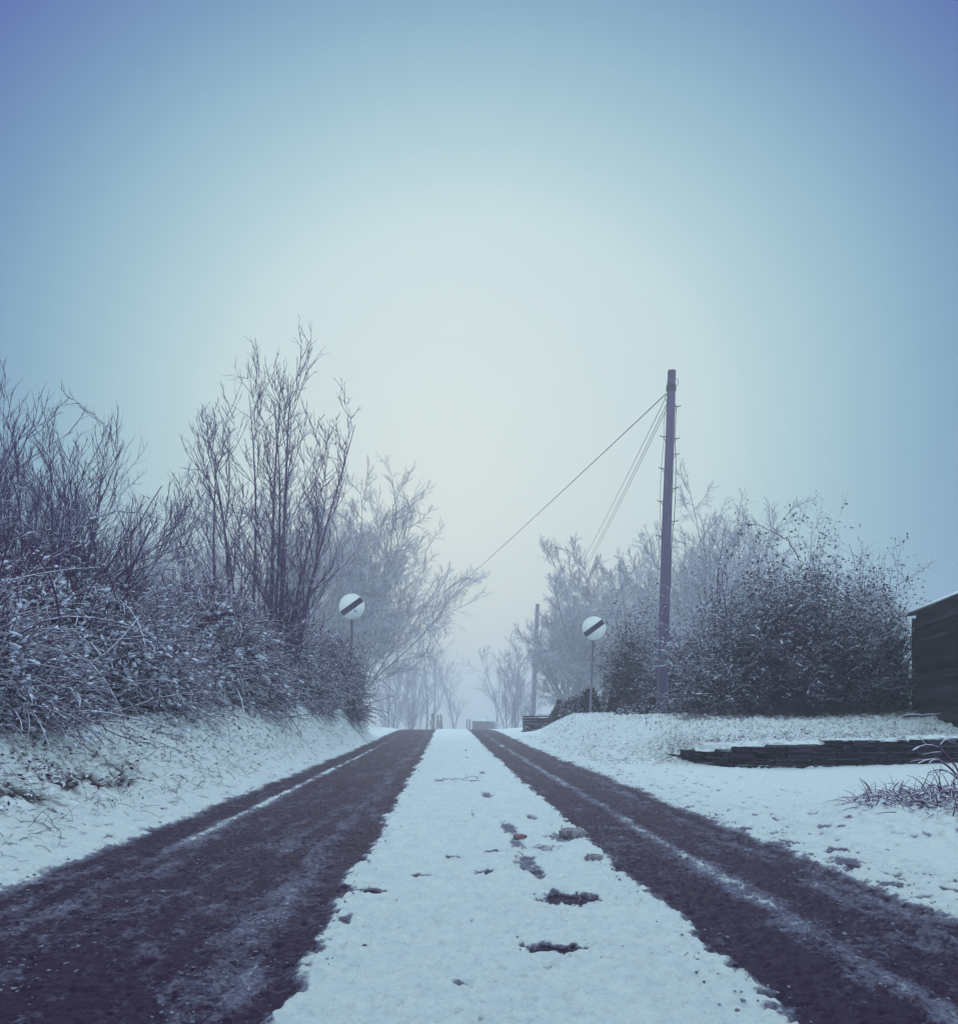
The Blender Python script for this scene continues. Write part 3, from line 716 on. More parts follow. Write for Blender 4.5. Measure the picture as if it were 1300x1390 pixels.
b = MB(); a = np.linspace(-1.4, 1.4, 9); b.tube([on_pole(519) + (r * .8 + .07 * math.cos(t) + .02, -.02, .085 * math.sin(t)) for t in a], .007, 5); b.build('cable_loop', M_cable, pole)
b = MB(); b.tube([on_pole(535) + (-.09, -.05, 0), on_pole(540) + (-.16, -.04, 0), on_pole(548) + (-.09, -.05, 0), on_pole(552) + (-.085, -.09, 0)], .010, 6); b.build('wire_bracket', M_iron, pole)
b = MB(); b.tube([on_pole(py) + (dx, -.05, 0) for py, dx in ((548, -.11), (575, -.17), (594, -.15), (640, -.20), (682, -.20), (715, -.17), (730, -.12))], .006, 5); b.build('cable_run', M_cable, pole)
b = MB(); b.tube([on_pole(py) + (dx, -.05, 0) for py, dx in ((548, .09), (553, .13), (600, .12), (620, .16), (665, .18), (708, .165), (722, .13), (745, .12), (800, .12))], .009, 5); b.build('cable_run', M_cable, pole)
# short stay from the very top
def wire(name, label, p0, p1, sag, r, group=None, mat=None, n=40):
    p0 = np.array(p0); p1 = np.array(p1); u = np.linspace(0, 1, n)[:, None]
    P = p0 + (p1 - p0) * u; P[:, 2] -= sag * 4 * u[:, 0] * (1 - u[:, 0])
    b = MB(); b.tube(P - p0, r, 6); o = b.build(name, mat or M_cable); o.location = p0
    return tag(o, label, 'cable', group)
base = np.array([Xb, Y, zb])
wp = base + on_pole(535) + (-.13, -.05, 0)
wire('overhead_wire', 'single thick overhead wire slanting down across the sky from the pole top', wp, (PX(548, 125), 125, PZ(856, 125)), .35, .013)
GW = 'thin wires running back from the tall pole'
for k, (dx, dy, e) in enumerate(((-.14, -.02, 780), (-.07, .02, 787), (-.04, .06, 790))):
    p0 = base + on_pole(541 + 4 * k) + (dx, dy, 0)
    wire('overhead_wire', ['thin wire running back from the pole into fog, outermost of the three', 'thin wire running back from the pole into fog, middle of the three', 'thin wire running back from the pole into fog, innermost beside the pole'][k],
         p0, (PX(e - 20, 84), 84, PZ(812, 84)), .35, .008, GW)
# far pole
Y = 104.0; Xb = PX(721, Y); zb = gz(Xb, Y) - .1; Xt = PX(729.5, Y); zt = PZ(820, Y)
fp = thing('utility_pole', (Xb, Y, zb), 'slimmer leaning pole fading in the fog behind the stone wall', 'utility pole')
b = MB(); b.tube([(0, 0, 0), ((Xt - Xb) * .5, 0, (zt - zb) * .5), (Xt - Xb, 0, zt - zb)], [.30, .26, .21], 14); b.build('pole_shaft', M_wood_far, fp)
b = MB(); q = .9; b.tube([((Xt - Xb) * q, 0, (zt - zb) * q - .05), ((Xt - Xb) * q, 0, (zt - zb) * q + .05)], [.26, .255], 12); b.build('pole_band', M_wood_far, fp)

def sign(label, px, py, Y, dia, tilt, pxb, yaw, dirty=False):
    X = PX(pxb, Y); zb = gz(X, Y) - .15; zc = PZ(py, Y); Xc = PX(px, Y) - X; H = zc - zb; r = dia / 2
    t = thing('road_sign', (X, Y, zb), label, 'road sign', 'round white road signs with a black diagonal bar')
    b = MB(); b.tube([(0, .05, 0), (Xc, .05, H + .12)], .038, 14); b.build('post', M_metal, t, smooth=False)
    c = np.array([Xc, 0, H]); cy, sy = math.cos(yaw), math.sin(yaw)
    ex = np.array([cy, sy, 0]); ez = np.array([0, 0, 1.0]); en = np.array([sy, -cy, 0])
    def disc(r0, d0, d1, mat, name, n=56):
        a = np.linspace(0, 2 * np.pi, n, endpoint=False)
        ring = np.cos(a)[:, None] * ex + np.sin(a)[:, None] * ez
        V = np.concatenate([c + ring * r0 + en * d1, c + ring * r0 + en * d0, [c + en * d1], [c + en * d0]]); i = np.arange(n); j = (i + 1) % n
        return mesh_obj(name, V, [np.stack([i, np.full(n, 2 * n), j], 1)[:, ::-1], np.stack([i + n, j + n, np.full(n, 2 * n + 1)], 1)[:, ::-1], np.stack([i, i + n, j + n, j], 1)], mat, t)
    disc(r, -.012, 0.0, M_iron, 'backing_plate'); disc(r * .985, .0, .004, M_white, 'sign_face')
    # diagonal bar clipped by the disc
    ca, sa = math.cos(R(tilt)), math.sin(R(tilt)); u = ca * ex + sa * ez; v = -sa * ex + ca * ez; w = r * .215; n = 9
    vs = np.linspace(-w, w, n); top = np.sqrt((r * .95) ** 2 - vs ** 2)
    A = [c + u * tp + v * q + en * .0075 for q, tp in zip(vs, top)]; B_ = [c - u * tp + v * q + en * .0075 for q, tp in zip(vs, top)]
    A2 = [p - en * .003 for p in A]; B2 = [p - en * .003 for p in B_]
    V = np.array(A + B_ + A2 + B2); i = np.arange(n - 1)
    F = np.concatenate([np.stack([i, i + 1, i + 1 + n, i + n], 1)[:, ::-1], np.stack([i + 2 * n, i + 1 + 2 * n, i + 1, i], 1), np.stack([i + n, i + 1 + n, i + 1 + 3 * n, i + 3 * n], 1)])
    mesh_obj('diagonal_bar', V, F, M_black, t)
    for dz in (-.15, .15): b = MB(); b.box((Xc + (dz * Xc / H), .035, H + dz), (.14, .05, .05), 0, 0, .006); b.build('clamp', M_metal, t)
    if dirty:
        m = MB()
        for k in range(1):
            q = (0, 0); s_ = .06; a = np.linspace(0, 2 * np.pi, 17, endpoint=False); rr = s_ * RNG.uniform(.35, 1.25, 17)
            cc = c + ex * (.09 + q[0]) + ez * (-.13 + q[1]) + en * (.0115 + .0006 * k)
            V = np.concatenate([[cc + en * .004], [cc + ex * x_ + ez * y_ for x_, y_ in zip(np.cos(a) * rr, np.sin(a) * rr)]]); i = np.arange(17)
            m.add(V, np.stack([np.zeros(17, int), i + 1, (i + 1) % 17 + 1], 1))
        m.build('snow_spatter', plain('grubby snow', (.30, .33, .40), (.36, .38, .45), 9), t)
    return t
sign('round black barred sign rising from the left hedge, spattered with snow', 477.5, 823.5, 27.2, .755, 36, 476, .0, True)
sign('round black barred sign on a grey post before the old spreading tree', 806, 853, 28.7, .735, 36, 801, -.05)

# ------------------------------------------------------------------ retaining wall, far wall, shed, outbuilding
def coursed(P, hfun, thick, course, lmin, lmax, jit, z0=-.1, inset=.0):
    """stones in courses along the polyline P; hfun(s) the wall height"""
    P = np.array(P, float); b = MB(); s0 = 0
    for a, c in zip(P[:-1], P[1:]):
        L = np.hypot(*(c - a)); u = (c - a) / L; rz = math.atan2(u[1], u[0]); nrm = np.array([-u[1], u[0]])
        nc = int(math.ceil((.6 - z0) / course))
        for k in range(nc):
            x = -RNG.uniform(0, .08) if k % 2 else 0
            while x < L:
                l = RNG.uniform(lmin, lmax); x1 = min(x + l, L + .02); mid = (max(x, 0) + x1) / 2; hh = hfun(s0 + mid)
                zc = z0 + (k + .5) * course
                if zc + course * .5 <= hh + .02 and x1 - max(x, 0) > .04:
                    o = RNG.normal(0, jit); pc = a + u * mid + nrm * (thick / 2 + o)
                    b.box((pc[0], pc[1], zc + gzb), (x1 - max(x, 0) - .008, thick, course - .007), rz, .003, .010)
                x = x1
        s0 += L
    return b
wz = gz(5, 14); gzb = 0
rw = thing('retaining_wall', (4.8, 14.0, 0), 'low dark coursed retaining wall with stepped top below the right bank', 'wall')
RW = [(3.6, 16.6), (3.93, 15.25), (4.28, 14.42), (4.8, 14.0), (8.0, 14.42), (13.0, 15.1)]
cum = np.concatenate([[0], np.cumsum([math.hypot(RW[i + 1][0] - RW[i][0], RW[i + 1][1] - RW[i][1]) for i in range(5)])])
sx = np.interp(1.0, [0], [0])
def rwh(s):
    x = np.interp(s, cum, [p[0] for p in RW]); return .20 if x < 3.85 else (.26 if x < 4.12 else .31 if x < 4.3 else .36 if x < 4.72 else (.40 if x < 5.65 else (.44 if x < 6.9 else .49)))
b = coursed([(p[0] - 4.8, p[1] - 14.0) for p in RW], lambda s: rwh(s), .20, .095, .18, .46, .009, -.12)
b.build('wall', M_stone, rw)
# snow and turf slumping over the wall top
V = []; nseg = 240; S_ = np.linspace(cum[1] + .05, cum[-1], nseg); prof = 7
for s_ in S_:
    x = np.interp(s_, cum, [p[0] for p in RW]); y = np.interp(s_, cum, [p[1] for p in RW]); h = rwh(s_ + .04 * math.sin(s_ * 3))
    nn = fbm(np.array([s_ * 2.]), np.array([.3]), 3)[0]; n2 = fbm(np.array([s_ * 9.]), np.array([1.3]), 2)[0]
    ov = -.02 + .035 * nn + .02 * n2
    for k in range(prof):
        t = k / (prof - 1.0); yy = y + (ov if k else ov + .012) + t * .36
        zz = h + (.0 if k == 0 else .014 + .035 * nn * t + .022 * n2) + .012 * math.sin(t * 3)
        if k == 0: zz = h - .012 + .01 * n2
        V.append((x - 4.8 + .04 * n2 * t, yy - 14.0, zz))
I = np.arange(nseg * prof).reshape(nseg, prof)
V = np.array(V); mesh_obj('snow_layer', V, np.stack([I[:-1, :-1], I[1:, :-1], I[1:, 1:], I[:-1, 1:]], -1).reshape(-1, 4), M_ground, rw, smooth=True, attrs={'cover': np.clip(.85 + .5 * fbm(V[:, 0] * 4, V[:, 1] * 6, 3), .3, 1), 'dirt': .8 * sm(.12, .4, fbm(V[:, 0] * 6 + 3, V[:, 1] * 7, 3))})
# far dry stone wall
Y = 37.2; x0 = PX(711, Y); x1 = PX(775, Y); gzb = 0
z0 = gz(PX(740, Y), Y)
sw = thing('stone_wall', (x0, Y, z0), 'short snow topped dry stone wall beside the conifer bush in the distance', 'wall')
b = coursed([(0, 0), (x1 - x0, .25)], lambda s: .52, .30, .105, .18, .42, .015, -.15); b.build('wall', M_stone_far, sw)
b = MB()
for x in np.arange(.1, x1 - x0, .22): b.box((x, .16 + .25 * x / (x1 - x0), .53 + RNG.normal(0, .012)), (.24, .30, .05), 0, .006, .015)
b.build('coping', M_stone_far, sw)
b = MB()
for x in np.arange(.1, x1 - x0, .2): b.box((x, .16 + .25 * x / (x1 - x0), .575 + RNG.normal(0, .01)), (.215, .27, .05), 0, .008, .02)
b.build('snow_layer', M_snowpure, sw)
# dark shed: its long side faces the lane and runs towards the camera
A_ = np.array([9.51, 19.5]); B_ = np.array([8.85, 16.57]); ud = (B_ - A_) / np.linalg.norm(B_ - A_); LS = 4.3; DS = 3.0
rzs = math.atan2(ud[1], ud[0]); zs_ = gz(9.3, 18) - .12; He = EYE + 2.03 - zs_
shed = thing('shed', (A_[0], A_[1], zs_), 'dark boarded shed with a snow edged roof at the right border', 'shed'); shed.rotation_euler = (0, 0, rzs)
# local x runs along the wall towards the camera, local y points away from the lane
b = MB(); b.box((LS / 2, DS / 2 + .03, (He - .05) / 2), (LS - .06, DS, He - .05))
zc = 0
while zc < He - .16:
    b.box((LS / 2, .012, zc + .075), (LS, .024, .150), 0, .0012, .004); zc += .153
b.build('wall', M_wood_dark, shed)
for x in (-.012, LS + .012): b = MB(); b.box((x, .004, (He - .1) / 2), (.07, .07, He - .1), 0, 0, .006); b.build('corner_board', M_wood_dark, shed)
b = MB(); b.add([(-.12, -.10, He - .05), (LS + .12, -.10, He - .05), (LS + .12, DS + .15, He + .25), (-.12, DS + .15, He + .25), (-.12, -.10, He), (LS + .12, -.10, He), (LS + .12, DS + .15, He + .30), (-.12, DS + .15, He + .30)],
               np.array([(3, 2, 1, 0), (4, 5, 6, 7), (0, 1, 5, 4), (1, 2, 6, 5), (2, 3, 7, 6), (3, 0, 4, 7)])); rf = b.build('roof', M_wood_dark, shed)
V = []; nx_ = 90
for q in range(nx_):
    x = -.11 + (LS + .22) * q / (nx_ - 1.); nn = float(fbm(np.array([x * 2.3]), np.array([.7]), 3)[0])
    for yy, zz in ((-.085, .004), (-.10 + .012 * nn, .022), (-.08, .050 + .012 * nn), (.3, .10 + .01 * nn), (DS + .1, .36)): V.append((x, yy, He + zz))
I = np.arange(nx_ * 5).reshape(nx_, 5); mesh_obj('snow_layer', np.array(V), np.stack([I[:-1, :-1], I[1:, :-1], I[1:, 1:], I[:-1, 1:]], -1).reshape(-1, 4), M_snowpure, rf, smooth=True)
# low outbuilding beyond the crest
Y = 152.; xl = PX(641, Y); xr_ = PX(672, Y); zb = gz((xl + xr_) / 2, Y) - .1; zr = PZ(976, Y)
ob = thing('outbuilding', (xl, Y, zb), 'low pale outbuilding with snowy lean roof half hidden beyond the crest', 'building')
W = xr_ - xl; b = MB(); b.box((W / 2, .8, (zr - zb - .35) / 2), (W, 1.6, zr - zb - .35), 0, 0, .02); b.build('wall', M_stone_far, ob)
b = MB(); zt = zr - zb
b.add([(-.1, -.12, zt - .36), (W + .1, -.12, zt - .42), (W + .1, 1.7, zt - .08), (-.1, 1.7, zt), (-.1, -.12, zt - .28), (W + .1, -.12, zt - .34), (W + .1, 1.7, zt), (-.1, 1.7, zt + .08)], np.array([(3, 2, 1, 0), (4, 5, 6, 7), (0, 1, 5, 4), (1, 2, 6, 5), (2, 3, 7, 6), (3, 0, 4, 7)])); b.build('roof', M_snowpure, ob)
b = MB(); b.box((.55, -.012, zt - 1.15), (.6, .03, 1.4), 0, 0, .005); b.build('door', M_iron, ob)
for k, px in enumerate((634, 637.5)):
    x = PX(px, 147.); z = gz(x, 147.); b = MB(); b.box((0, 0, (PZ(976, 147.) - z) / 2 - .05), (.20, .20, PZ(976, 147.) - z + .1), 0, .004, .015); o = b.build('gate_post', M_wood_far); o.location = (x, 147. + k * .4, z)
    tag(o, ['outer of two short gate posts left of the low outbuilding', 'gate post standing closer to the low outbuilding'][k], 'post', 'gate posts by the outbuilding')

# ------------------------------------------------------------------ small things on the ground
def rubble(name, label, X, Y, dims, mat, seed, cat, rz=.4, cube=False, lift=.02):
    r = np.random.default_rng(seed)
    n = 7; g = np.linspace(-1, 1, n); V = []; idx = {}; F = []
    def vid(p):
        k = tuple(np.round(p, 4))
        if k not in idx: idx[k] = len(V); V.append(p)
        return idx[k]
    for ax in range(3):
        for s_ in (-1, 1):
            for i in range(n - 1):
                for j in range(n - 1):
                    q = []
                    for (a, c) in ((i, j), (i + 1, j), (i + 1, j + 1), (i, j + 1)):
                        p = np.zeros(3); p[ax] = s_; p[(ax + 1) % 3] = g[a]; p[(ax + 2) % 3] = g[c]; q.append(vid(p))
                    F.append(q if s_ > 0 else q[::-1])
    V = np.array(V); sph = unit(V); V = V * .82 + sph * .18 if cube else V * .35 + sph * .75
    V = V * (1 + .10 * r.normal(0, 1, (len(V), 1)) * (.35 if cube else 1) + .18 * fbm(V[:, 0] * 1.4 + seed, V[:, 1] * 1.4 + V[:, 2], 3)[:, None])
    V = V * np.array(dims) / 2
    ca, sa = math.cos(rz), math.sin(rz); V = np.stack([V[:, 0] * ca - V[:, 1] * sa, V[:, 0] * sa + V[:, 1] * ca, V[:, 2]], 1)
    o = mesh_obj(name, V, np.array(F), mat); o.location = (X, Y, gz(X, Y) + dims[2] * .40 + lift - .02)
    return tag(o, label, cat)
x, y = gp(705, 1143); rubble('broken_brick', 'dull pinkish chunk of broken brick lying on the white centre strip', x, y, (.075, .065, .04), M_brick, 4, 'brick', .5, False, .004)
M_clod = plain('frozen earth clod', (.075, .05, .075), (.36, .35, .42), 24, .9, .01, 60)
x, y = gp(776, 1140); rubble('frozen_clod', 'large frosted earth clod at the inner edge of the right wheel track', x, y, (.15, .15, .085), M_clod, 8, 'clod', .3, False, -.012)
x, y = gp(806, 1172); rubble('frozen_clod', 'smaller dark clod nearer the camera than the large frosted one', x, y, (.085, .09, .055), M_clod, 9, 'clod', 1.3, False, -.010)

def branch(label, pts, r, nside, seed, name='fallen_branch', mat=None, cat='branch', group=None, lift=.04):
    pts = np.array(pts, float); t = np.linspace(0, 1, len(pts)); u = np.linspace(0, 1, 16)
    P = np.stack([np.interp(u, t, pts[:, k]) for k in range(3)], 1) + RNG.normal(0, .012, (16, 3))
    o0 = P[0].copy(); P = P - o0
    parts = [tubes(P[None], (r * (1 - .7 * u))[None], 6)]
    L = np.array([np.linalg.norm(P[-1])])
    S, D, Lc, Rc = spawn(P[None], (r * (1 - .7 * u))[None], nside, .2, 1., .6, .2, .28, .3, .6, L, .3)
    P1, R1 = grow(S, D, Lc, np.maximum(Rc, .003), 5, .12, .0, .4); parts.append(tubes(P1, R1, 4))
    o = mesh_obj(name, *join(parts), mat or M_stem); o.location = o0
    return tag(o, label, cat, group)
def gpt(px, py, Y, dz=.05):
    X = PX(px, Y); return (X, Y, gz(X, Y) + dz)
GB = 'fallen branches on the left snowy verge'
branch('longest bare branch lying down the left verge from the brambles', [gpt(40, 0, 9.3, .45), gpt(90, 0, 9.0, .20), gpt(160, 0, 9.4, .10), gpt(225, 0, 10.2, .06)], .013, 5, 1, group=GB)
branch('branch sloping from under the bramble mound to the snow, dark underside', [gpt(30, 0, 8.6, .5), gpt(70, 0, 8.3, .25), gpt(120, 0, 8.6, .05)], .012, 4, 2, group=GB)
branch('thin twig lying alone in the snow above the white road ridge', [gpt(208, 0, 10.6, .05), gpt(230, 0, 10.9, .06), gpt(252, 0, 11.4, .04)], .008, 3, 3, group=GB)
branch('forked twig lying farthest along the left verge beside the hedge', [gpt(255, 0, 13, .06), gpt(290, 0, 13.6, .09), gpt(325, 0, 15., .05)], .008, 5, 4, group=GB)
branch('pale cane hanging off the nearest bramble mound', [gpt(-5, 0, 8.2, .55), gpt(30, 0, 7.9, .45), gpt(75, 0, 8.2, .18)], .010, 3, 5, group=GB)
# logs under the shed
branch('snow topped branch lying on the bank in front of the shed', [(8.6, 18.0, gz(8.6, 18) + .1), (9.2, 17.6, gz(9.2, 17.6) + .16), (9.9, 17.3, gz(9.9, 17.3) + .12)], .03, 3, 6, lift=.1)
branch('bent dead stem on the bank below the shed corner', [(9.0, 16.9, gz(9, 16.9) + .05), (9.25, 16.8, gz(9.2, 16.8) + .35), (9.9, 16.2, gz(9.9, 16.2) + .1)], .018, 4, 7)
# long shoot over the hedge and twigs
branch('long leafy shoot arching left out of the hedge top against the fog', [(7.3, 19.6, 3.9), (6.9, 19.4, 4.35), (6.35, 19.3, 4.62), (5.65, 19.2, 4.70)], .012, 9, 8, name='hedge_shoot', cat='shoot')
branch('thin shoot rising from the hedge beside the shed roof', [(9.3, 19.8, 3.5), (9.75, 19.7, 3.75), (10.0, 19.6, 4.0)], .010, 6, 9, name='hedge_shoot', cat='shoot')
# twigs on the lane
x0, y0 = gp(592, 1064); x1, y1 = gp(652, 1060)
branch('thin dark twig lying across the white centre strip', [(x0, y0, .05), ((x0 + x1) / 2, y0 + .1, .058), (x1, y1, .05)], .006, 4, 12, name='fallen_twig', cat='twig')

# rough grass tussock lower right
X0, Y0 = 3.85, 7.1
tt = thing('grass_tussock', (X0, Y0, gz(X0, Y0) - .05), 'snow filled tussock of dead grass in the lower right corner', 'grass tussock')
n = 2600; a = RNG.uniform(0, 2 * np.pi, n); rr = np.sqrt(RNG.uniform(0, 1, n)); S = np.stack([np.cos(a) * rr * .78, np.sin(a) * rr * .9, np.zeros(n)], 1); S[:, 2] = terrain_z(S[:, 0] + X0, S[:, 1] + Y0) - (gz(X0, Y0) - .05) + .09 * (1 - rr) + .02
D = np.stack([RNG.normal(0, .9, n), RNG.normal(0, .9, n), RNG.uniform(.25, .9, n)], 1)
P, Rr = grow(S, D, RNG.uniform(.06, .26, n), RNG.uniform(.003, .007, n), 5, .12, -.24, .35); mesh_obj('grass_blades', *tubes(P, Rr, 4), M_stem, tt)
n = 1500; a = RNG.uniform(0, 2 * np.pi, n); rr = np.sqrt(RNG.uniform(0, 1, n)); S = np.stack([np.cos(a) * rr * .75, np.sin(a) * rr * .85, np.zeros(n)], 1); S[:, 2] = terrain_z(S[:, 0] + X0, S[:, 1] + Y0) - (gz(X0, Y0) - .05) + .10 * (1 - rr) + RNG.uniform(0, .06, n)
U, W, Nn = frames(RNG.normal(0, 1, (n, 3)) * np.array([1, 1, .4]), .4)
V, F = place(LEAF[0], LEAF[1], S, U, W, Nn, RNG.uniform(.03, .075, n)); mesh_obj('dead_leaves', V, F, M_bramble, tt, attrs={'snow': np.repeat(RNG.uniform(-.2, .5, n), 5)})
b = []
for k in range(5):
    s = np.array([[.25 + RNG.uniform(-.2, .3), RNG.uniform(-.4, .3), .05]]); P, Rr = grow(s, np.array([[RNG.normal(0, .25), 0, 1]]), np.array([RNG.uniform(.2, .34)]), np.array([.003]), 6, .03, .0, .4); mesh_obj('stalk', *tubes(P, Rr, 4), M_iron, tt)
# bowed snow covered stems coming in from the right edge
X1, Y1 = 4.22, 7.9; zz = gz(X1, Y1)
st = thing('bowed_stems', (X1, Y1, zz), 'bowed dead stems thick with snow leaning in from the right edge', 'plant')
b = []; 
for (dx, dz, L, r) in ((-.42, .50, .0, .009), (-.38, .38, 0, .011), (-.30, .30, 0, .008), (-.2, .55, 0, .008)):
    u = np.linspace(0, 1, 12); P = np.stack([.12 + (dx - .12) * u ** 1.15, -.1 * u, .02 + dz * np.sin(np.clip(u * 2.0, 0, 2.2)) * 1.0], 1); b.append(tubes(P[None], (r * (1 - .3 * u))[None], 6))
    S, D, Lc, Rc = spawn(P[None], (r * (1 - .3 * u))[None], 3, .5, 1., .5, .15, .35, .2, .6, np.array([.5]), .3); P1, R1 = grow(S, D, Lc, np.maximum(Rc, .005), 5, .08, -.12, .5); b.append(tubes(P1, R1, 5))
mesh_obj('stems', *join(b), M_stem, st)

# dead grass pricking through the snow
def blades(n, xf, ylo, yhi, lmin, lmax, r):
    Yb = ylo * (yhi / ylo) ** RNG.uniform(0, 1, n); Xb_ = xf(Yb, n)
    S = np.stack([Xb_, Yb, terrain_z(Xb_, Yb) + .035], 1)
    D = np.stack([RNG.normal(0, .8, n), RNG.normal(0, .6, n), RNG.uniform(.15, .8, n)], 1)
    return grow(S, D, RNG.uniform(lmin, lmax, n), RNG.uniform(r * .6, r * 1.3, n), 4, .12, -.18, .35)
P1, R1 = blades(8500, lambda y, n: -2.3 - np.abs(RNG.uniform(0, 1, n)) ** .6 * (-2.3 - (foot_x(y) - .25)) , 4.5, 31, .05, .19, .0028)
P2, R2 = blades(3800, lambda y, n: RNG.uniform(3.9, 9.5, n), 15.2, 20, .05, .18, .0035)
PF, RF = blades(2600, lambda y, n: RNG.uniform(4.6, 9.9, n), 18.4, 19.9, .12, .42, .004)
P3, R3 = blades(1600, lambda y, n: RNG.uniform(2.5, 4.6, n), 15, 31, .05, .14, .003)
P4, R4 = blades(320, lambda y, n: RNG.uniform(2.6, 3.6, n), 5.5, 12, .03, .09, .002)
keep = np.ones(len(P1), bool)
clump = fbm(P1[:, 0, 0] * 2.2, P1[:, 0, 1] * 2.2, 3) + RNG.normal(0, .2, len(P1)) > -.02
V, F = tubes(np.concatenate([P1[clump], P2, P3, PF]), np.concatenate([R1[clump], R2, R3, RF]), 3)
g = mesh_obj('grass', V, F, M_grass); tag(g, 'dead grass blades pricking through the snow of the verges', 'grass', kind='stuff')
n = 15000; Yb = 4.6 * (30 / 4.6) ** RNG.uniform(0, 1, n); Xb_ = -2.4 - np.abs(RNG.uniform(0, 1, n)) ** .55 * (-2.4 - (foot_x(Yb) - .5))
kp = (fbm(Xb_ * 2.4, Yb * 2.4, 3) + RNG.normal(0, .15, n) + .5 * (-2.9 - Xb_)) > .0; Xb_ = Xb_[kp]; Yb = Yb[kp]
n = 6000; X2 = RNG.uniform(3.8, 10, n); Y2 = RNG.uniform(14.6, 20, n); kp = (Y2 > np.interp(X2, WALL[:, 0], WALL[:, 1]) + .3) & (fbm(X2 * 1.7, Y2 * 1.7, 3) + RNG.normal(0, .1, n) > .12); X2 = X2[kp]; Y2 = Y2[kp]
n = 1500; X3 = RNG.uniform(2.9, 5, n); Y3 = RNG.uniform(19, 30, n); kp = fbm(X3 * 1.7, Y3 * 1.7, 3) > .1; X3 = X3[kp]; Y3 = Y3[kp]
Xa = np.concatenate([Xb_, X2, X3]); Ya = np.concatenate([Yb, Y2, Y3]); n = len(Xa)
S = np.stack([Xa, Ya, terrain_z(Xa, Ya) + .04 + RNG.uniform(0, .05, n)], 1)
U, W, Nn = frames(RNG.normal(0, 1, (n, 3)) * np.array([1, 1, .35]), .45)
V, F = place(LEAF[0], LEAF[1], S, U, W, Nn, RNG.uniform(.025, .065, n))
o = mesh_obj('ground_cover', V, F, M_bramble, attrs={'snow': np.repeat(RNG.uniform(-.25, .4, n), 5)}); tag(o, 'snow dusted dead leaves and turf poking out of the banks', 'ground cover', kind='stuff')
# slush lumps thrown up along the wheel tracks
n = 3600; Yb = 2.6 * (30 / 2.6) ** RNG.uniform(0, 1, n)
lane = RNG.choice([-2.45, -2.0, -1.6, -.87, -.58, 1.12, 1.66, 2.1, 2.42, 2.6], n, p=[.12, .10, .14, .16, .07, .08, .11, .08, .10, .04])
Xq = (lane + RNG.normal(0, .09, n)) * EYE
sz = np.clip(np.exp(RNG.normal(-5.4, .5, n)), .002, .009)
Vt, Ft = LUMP; ang = RNG.uniform(0, 2 * np.pi, n); ca, sa = np.cos(ang), np.sin(ang); zr0 = np.zeros(n)
U = np.stack([ca, sa, zr0], 1) * RNG.uniform(.8, 1.6, (n, 1)); W = np.stack([-sa, ca, zr0], 1) * RNG.uniform(.7, 1.2, (n, 1)); Nn = np.repeat(np.array([[0, 0, 1.]]), n, 0) * RNG.uniform(.4, .8, (n, 1))
cv, _ = road_cover(Xq.copy(), Yb.copy())
pos = np.stack([Xq, Yb, road_z(Yb) + cv * .032 + micro(Xq, Yb) * .6 + sz * .2], 1)
V, F = place(Vt, Ft, pos, U, W, Nn, sz); V = V + RNG.normal(0, 1, V.shape) * np.repeat(sz, 12)[:, None] * .18
M_sl, nt, b_ = new_mat('slush lump'); nt.links.new(mixc(nt, ramp(nt, noise(nt, 2.5, 3), .35, .65), (.04, .032, .075), (.20, .21, .30)), b_.inputs['Base Color']); b_.inputs['Roughness'].default_value = .5
o = mesh_obj('slush', V, F, M_sl); tag(o, 'small lumps of slush thrown up along the wheel tracks', 'slush', kind='stuff')

# ------------------------------------------------------------------ haze, sky, light, camera
hx0, hx1, hy0, hy1, hz0, hz1 = -330, 330, -125, 305, -12, 11.5
HAZE = .0056
m = bpy.data.materials.new('winter fog'); m.use_nodes = True; nt = m.node_tree; nt.nodes.clear()
out = nt.nodes.new('ShaderNodeOutputMaterial'); pv = nt.nodes.new('ShaderNodeVolumePrincipled')
pv.inputs['Color'].default_value = (.89, .92, 1., 1); pv.inputs['Density'].default_value = HAZE; pv.inputs['Anisotropy'].default_value = .75
nt.links.new(pv.outputs[0], out.inputs['Volume'])
b = MB(); b.box(((hx0 + hx1) / 2, (hy0 + hy1) / 2, (hz0 + hz1) / 2), (hx1 - hx0, hy1 - hy0, hz1 - hz0)); hz = b.build('haze', m); tag(hz, 'pale blue winter fog filling the lane', 'fog', kind='stuff')

w = bpy.data.worlds.new('World'); scene.world = w; w.use_nodes = True; nt = w.node_tree; nt.nodes.clear()
wo = nt.nodes.new('ShaderNodeOutputWorld'); bg = nt.nodes.new('ShaderNodeBackground'); nt.links.new(bg.outputs[0], wo.inputs[0])
SUN_EL, SUN_AZ = 16.0, -0.3
sd = (math.sin(R(SUN_AZ)) * math.cos(R(SUN_EL)), math.cos(R(SUN_AZ)) * math.cos(R(SUN_EL)), math.sin(R(SUN_EL)))
tc = nt.nodes.new('ShaderNodeTexCoord')
nrm = nt.nodes.new('ShaderNodeVectorMath'); nrm.operation = 'NORMALIZE'; nt.links.new(tc.outputs['Generated'], nrm.inputs[0])
sx_ = nt.nodes.new('ShaderNodeSeparateXYZ'); nt.links.new(nrm.outputs[0], sx_.inputs[0])
az = mth(nt, 'SUBTRACT', mth(nt, 'ARCTAN2', sx_.outputs['X'], sx_.outputs['Y']), R(1.5))
el0 = mth(nt, 'SUBTRACT', mth(nt, 'ARCSINE', sx_.outputs['Z']), R(17))
elv = mth(nt, 'MAXIMUM', mth(nt, 'MULTIPLY', el0, 1.33), mth(nt, 'MULTIPLY', el0, .6))
ang = mth(nt, 'SQRT', mth(nt, 'ADD', mth(nt, 'MULTIPLY', az, az), mth(nt, 'MULTIPLY', elv, elv)))
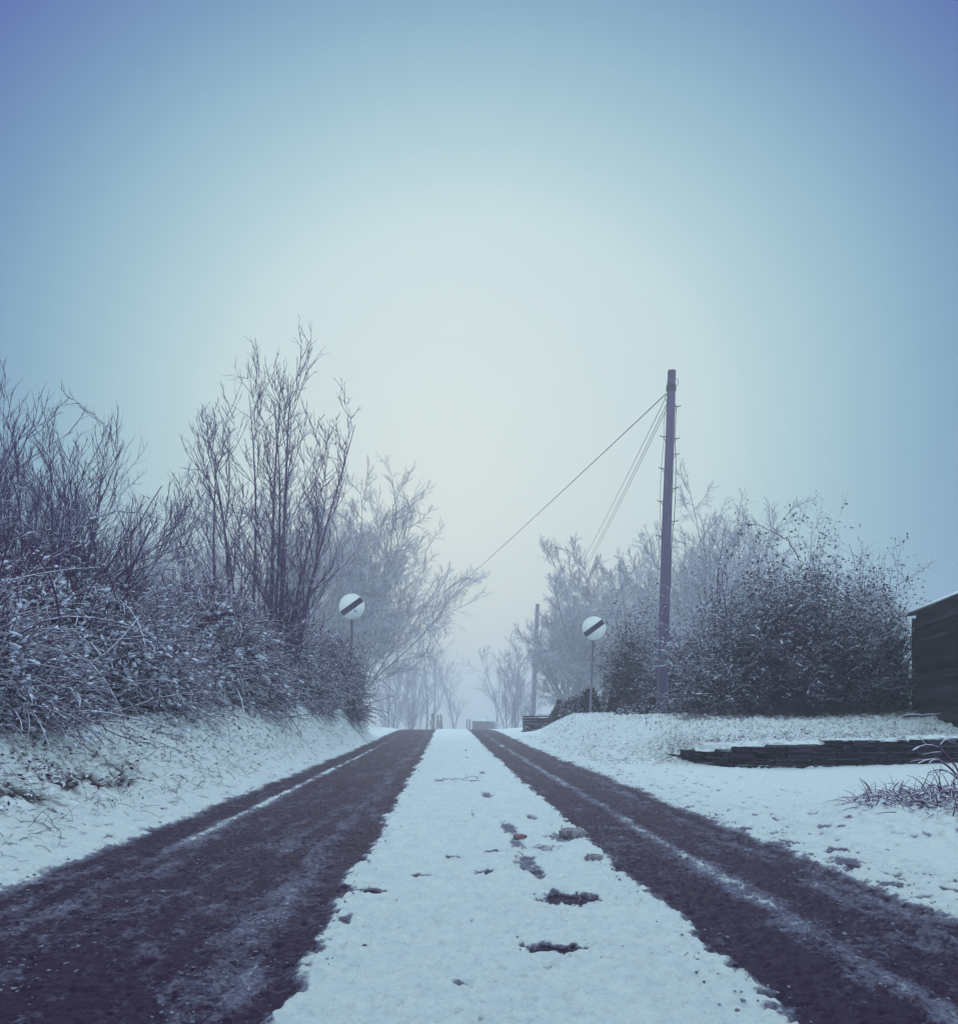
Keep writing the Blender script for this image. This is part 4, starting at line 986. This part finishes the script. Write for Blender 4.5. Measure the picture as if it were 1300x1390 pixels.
deg = mth(nt, 'MULTIPLY', ang, 1 / R(90))
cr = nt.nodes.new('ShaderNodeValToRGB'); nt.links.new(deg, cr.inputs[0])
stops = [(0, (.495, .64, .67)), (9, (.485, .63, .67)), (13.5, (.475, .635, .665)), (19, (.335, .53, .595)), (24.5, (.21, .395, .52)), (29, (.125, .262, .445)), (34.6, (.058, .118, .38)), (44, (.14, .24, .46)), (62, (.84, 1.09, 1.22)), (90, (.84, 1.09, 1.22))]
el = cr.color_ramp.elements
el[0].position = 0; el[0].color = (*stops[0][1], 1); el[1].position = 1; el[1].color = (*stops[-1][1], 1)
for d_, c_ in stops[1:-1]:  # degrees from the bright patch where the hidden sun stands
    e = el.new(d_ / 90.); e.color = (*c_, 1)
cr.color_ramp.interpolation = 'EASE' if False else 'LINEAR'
sk = nt.nodes.new('ShaderNodeTexSky'); sk.sky_type = 'NISHITA'; sk.sun_disc = False; sk.sun_elevation = R(SUN_EL); sk.sun_rotation = R(SUN_AZ); sk.air_density = 2; sk.dust_density = 3
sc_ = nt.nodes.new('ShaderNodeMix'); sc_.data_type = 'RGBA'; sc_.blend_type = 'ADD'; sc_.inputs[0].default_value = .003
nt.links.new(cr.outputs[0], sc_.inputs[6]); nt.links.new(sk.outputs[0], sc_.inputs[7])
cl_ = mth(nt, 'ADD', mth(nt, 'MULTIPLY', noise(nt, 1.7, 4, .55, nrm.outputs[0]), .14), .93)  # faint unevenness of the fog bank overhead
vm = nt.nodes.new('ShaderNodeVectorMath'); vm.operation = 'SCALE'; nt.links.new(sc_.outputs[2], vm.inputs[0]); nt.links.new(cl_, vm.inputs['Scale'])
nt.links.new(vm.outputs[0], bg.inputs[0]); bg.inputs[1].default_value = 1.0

sun = bpy.data.lights.new('sun', 'SUN'); sun.energy = .5; sun.angle = R(40); sun.color = (.95, .97, 1.0)
so = bpy.data.objects.new('sun', sun); COL.objects.link(so); so.rotation_euler = (R(-(90 - 38)), 0, 0); so.location = (0, 20, 30)

cam = bpy.data.cameras.new('camera'); co = bpy.data.objects.new('camera', cam); COL.objects.link(co); scene.camera = co
co.location = (0, 0, EYE); co.rotation_euler = (R(90), 0, 0)
cam.sensor_fit = 'HORIZONTAL'; cam.sensor_width = 36; cam.lens = 36.0
cam.shift_x = (650 - 606) / 1300.; cam.shift_y = (968 - 695) / 1300.
cam.clip_start = .05; cam.clip_end = 2000

scene.render.engine = 'CYCLES'
scene.view_settings.view_transform = 'Standard'; scene.view_settings.look = 'None'; scene.view_settings.exposure = 0; scene.view_settings.gamma = 1
cy = scene.cycles
cy.max_bounces = 6; cy.diffuse_bounces = 2; cy.glossy_bounces = 2; cy.transmission_bounces = 2; cy.volume_bounces = 2; cy.transparent_max_bounces = 4
cy.use_denoising = True; cy.caustics_reflective = False; cy.caustics_refractive = False
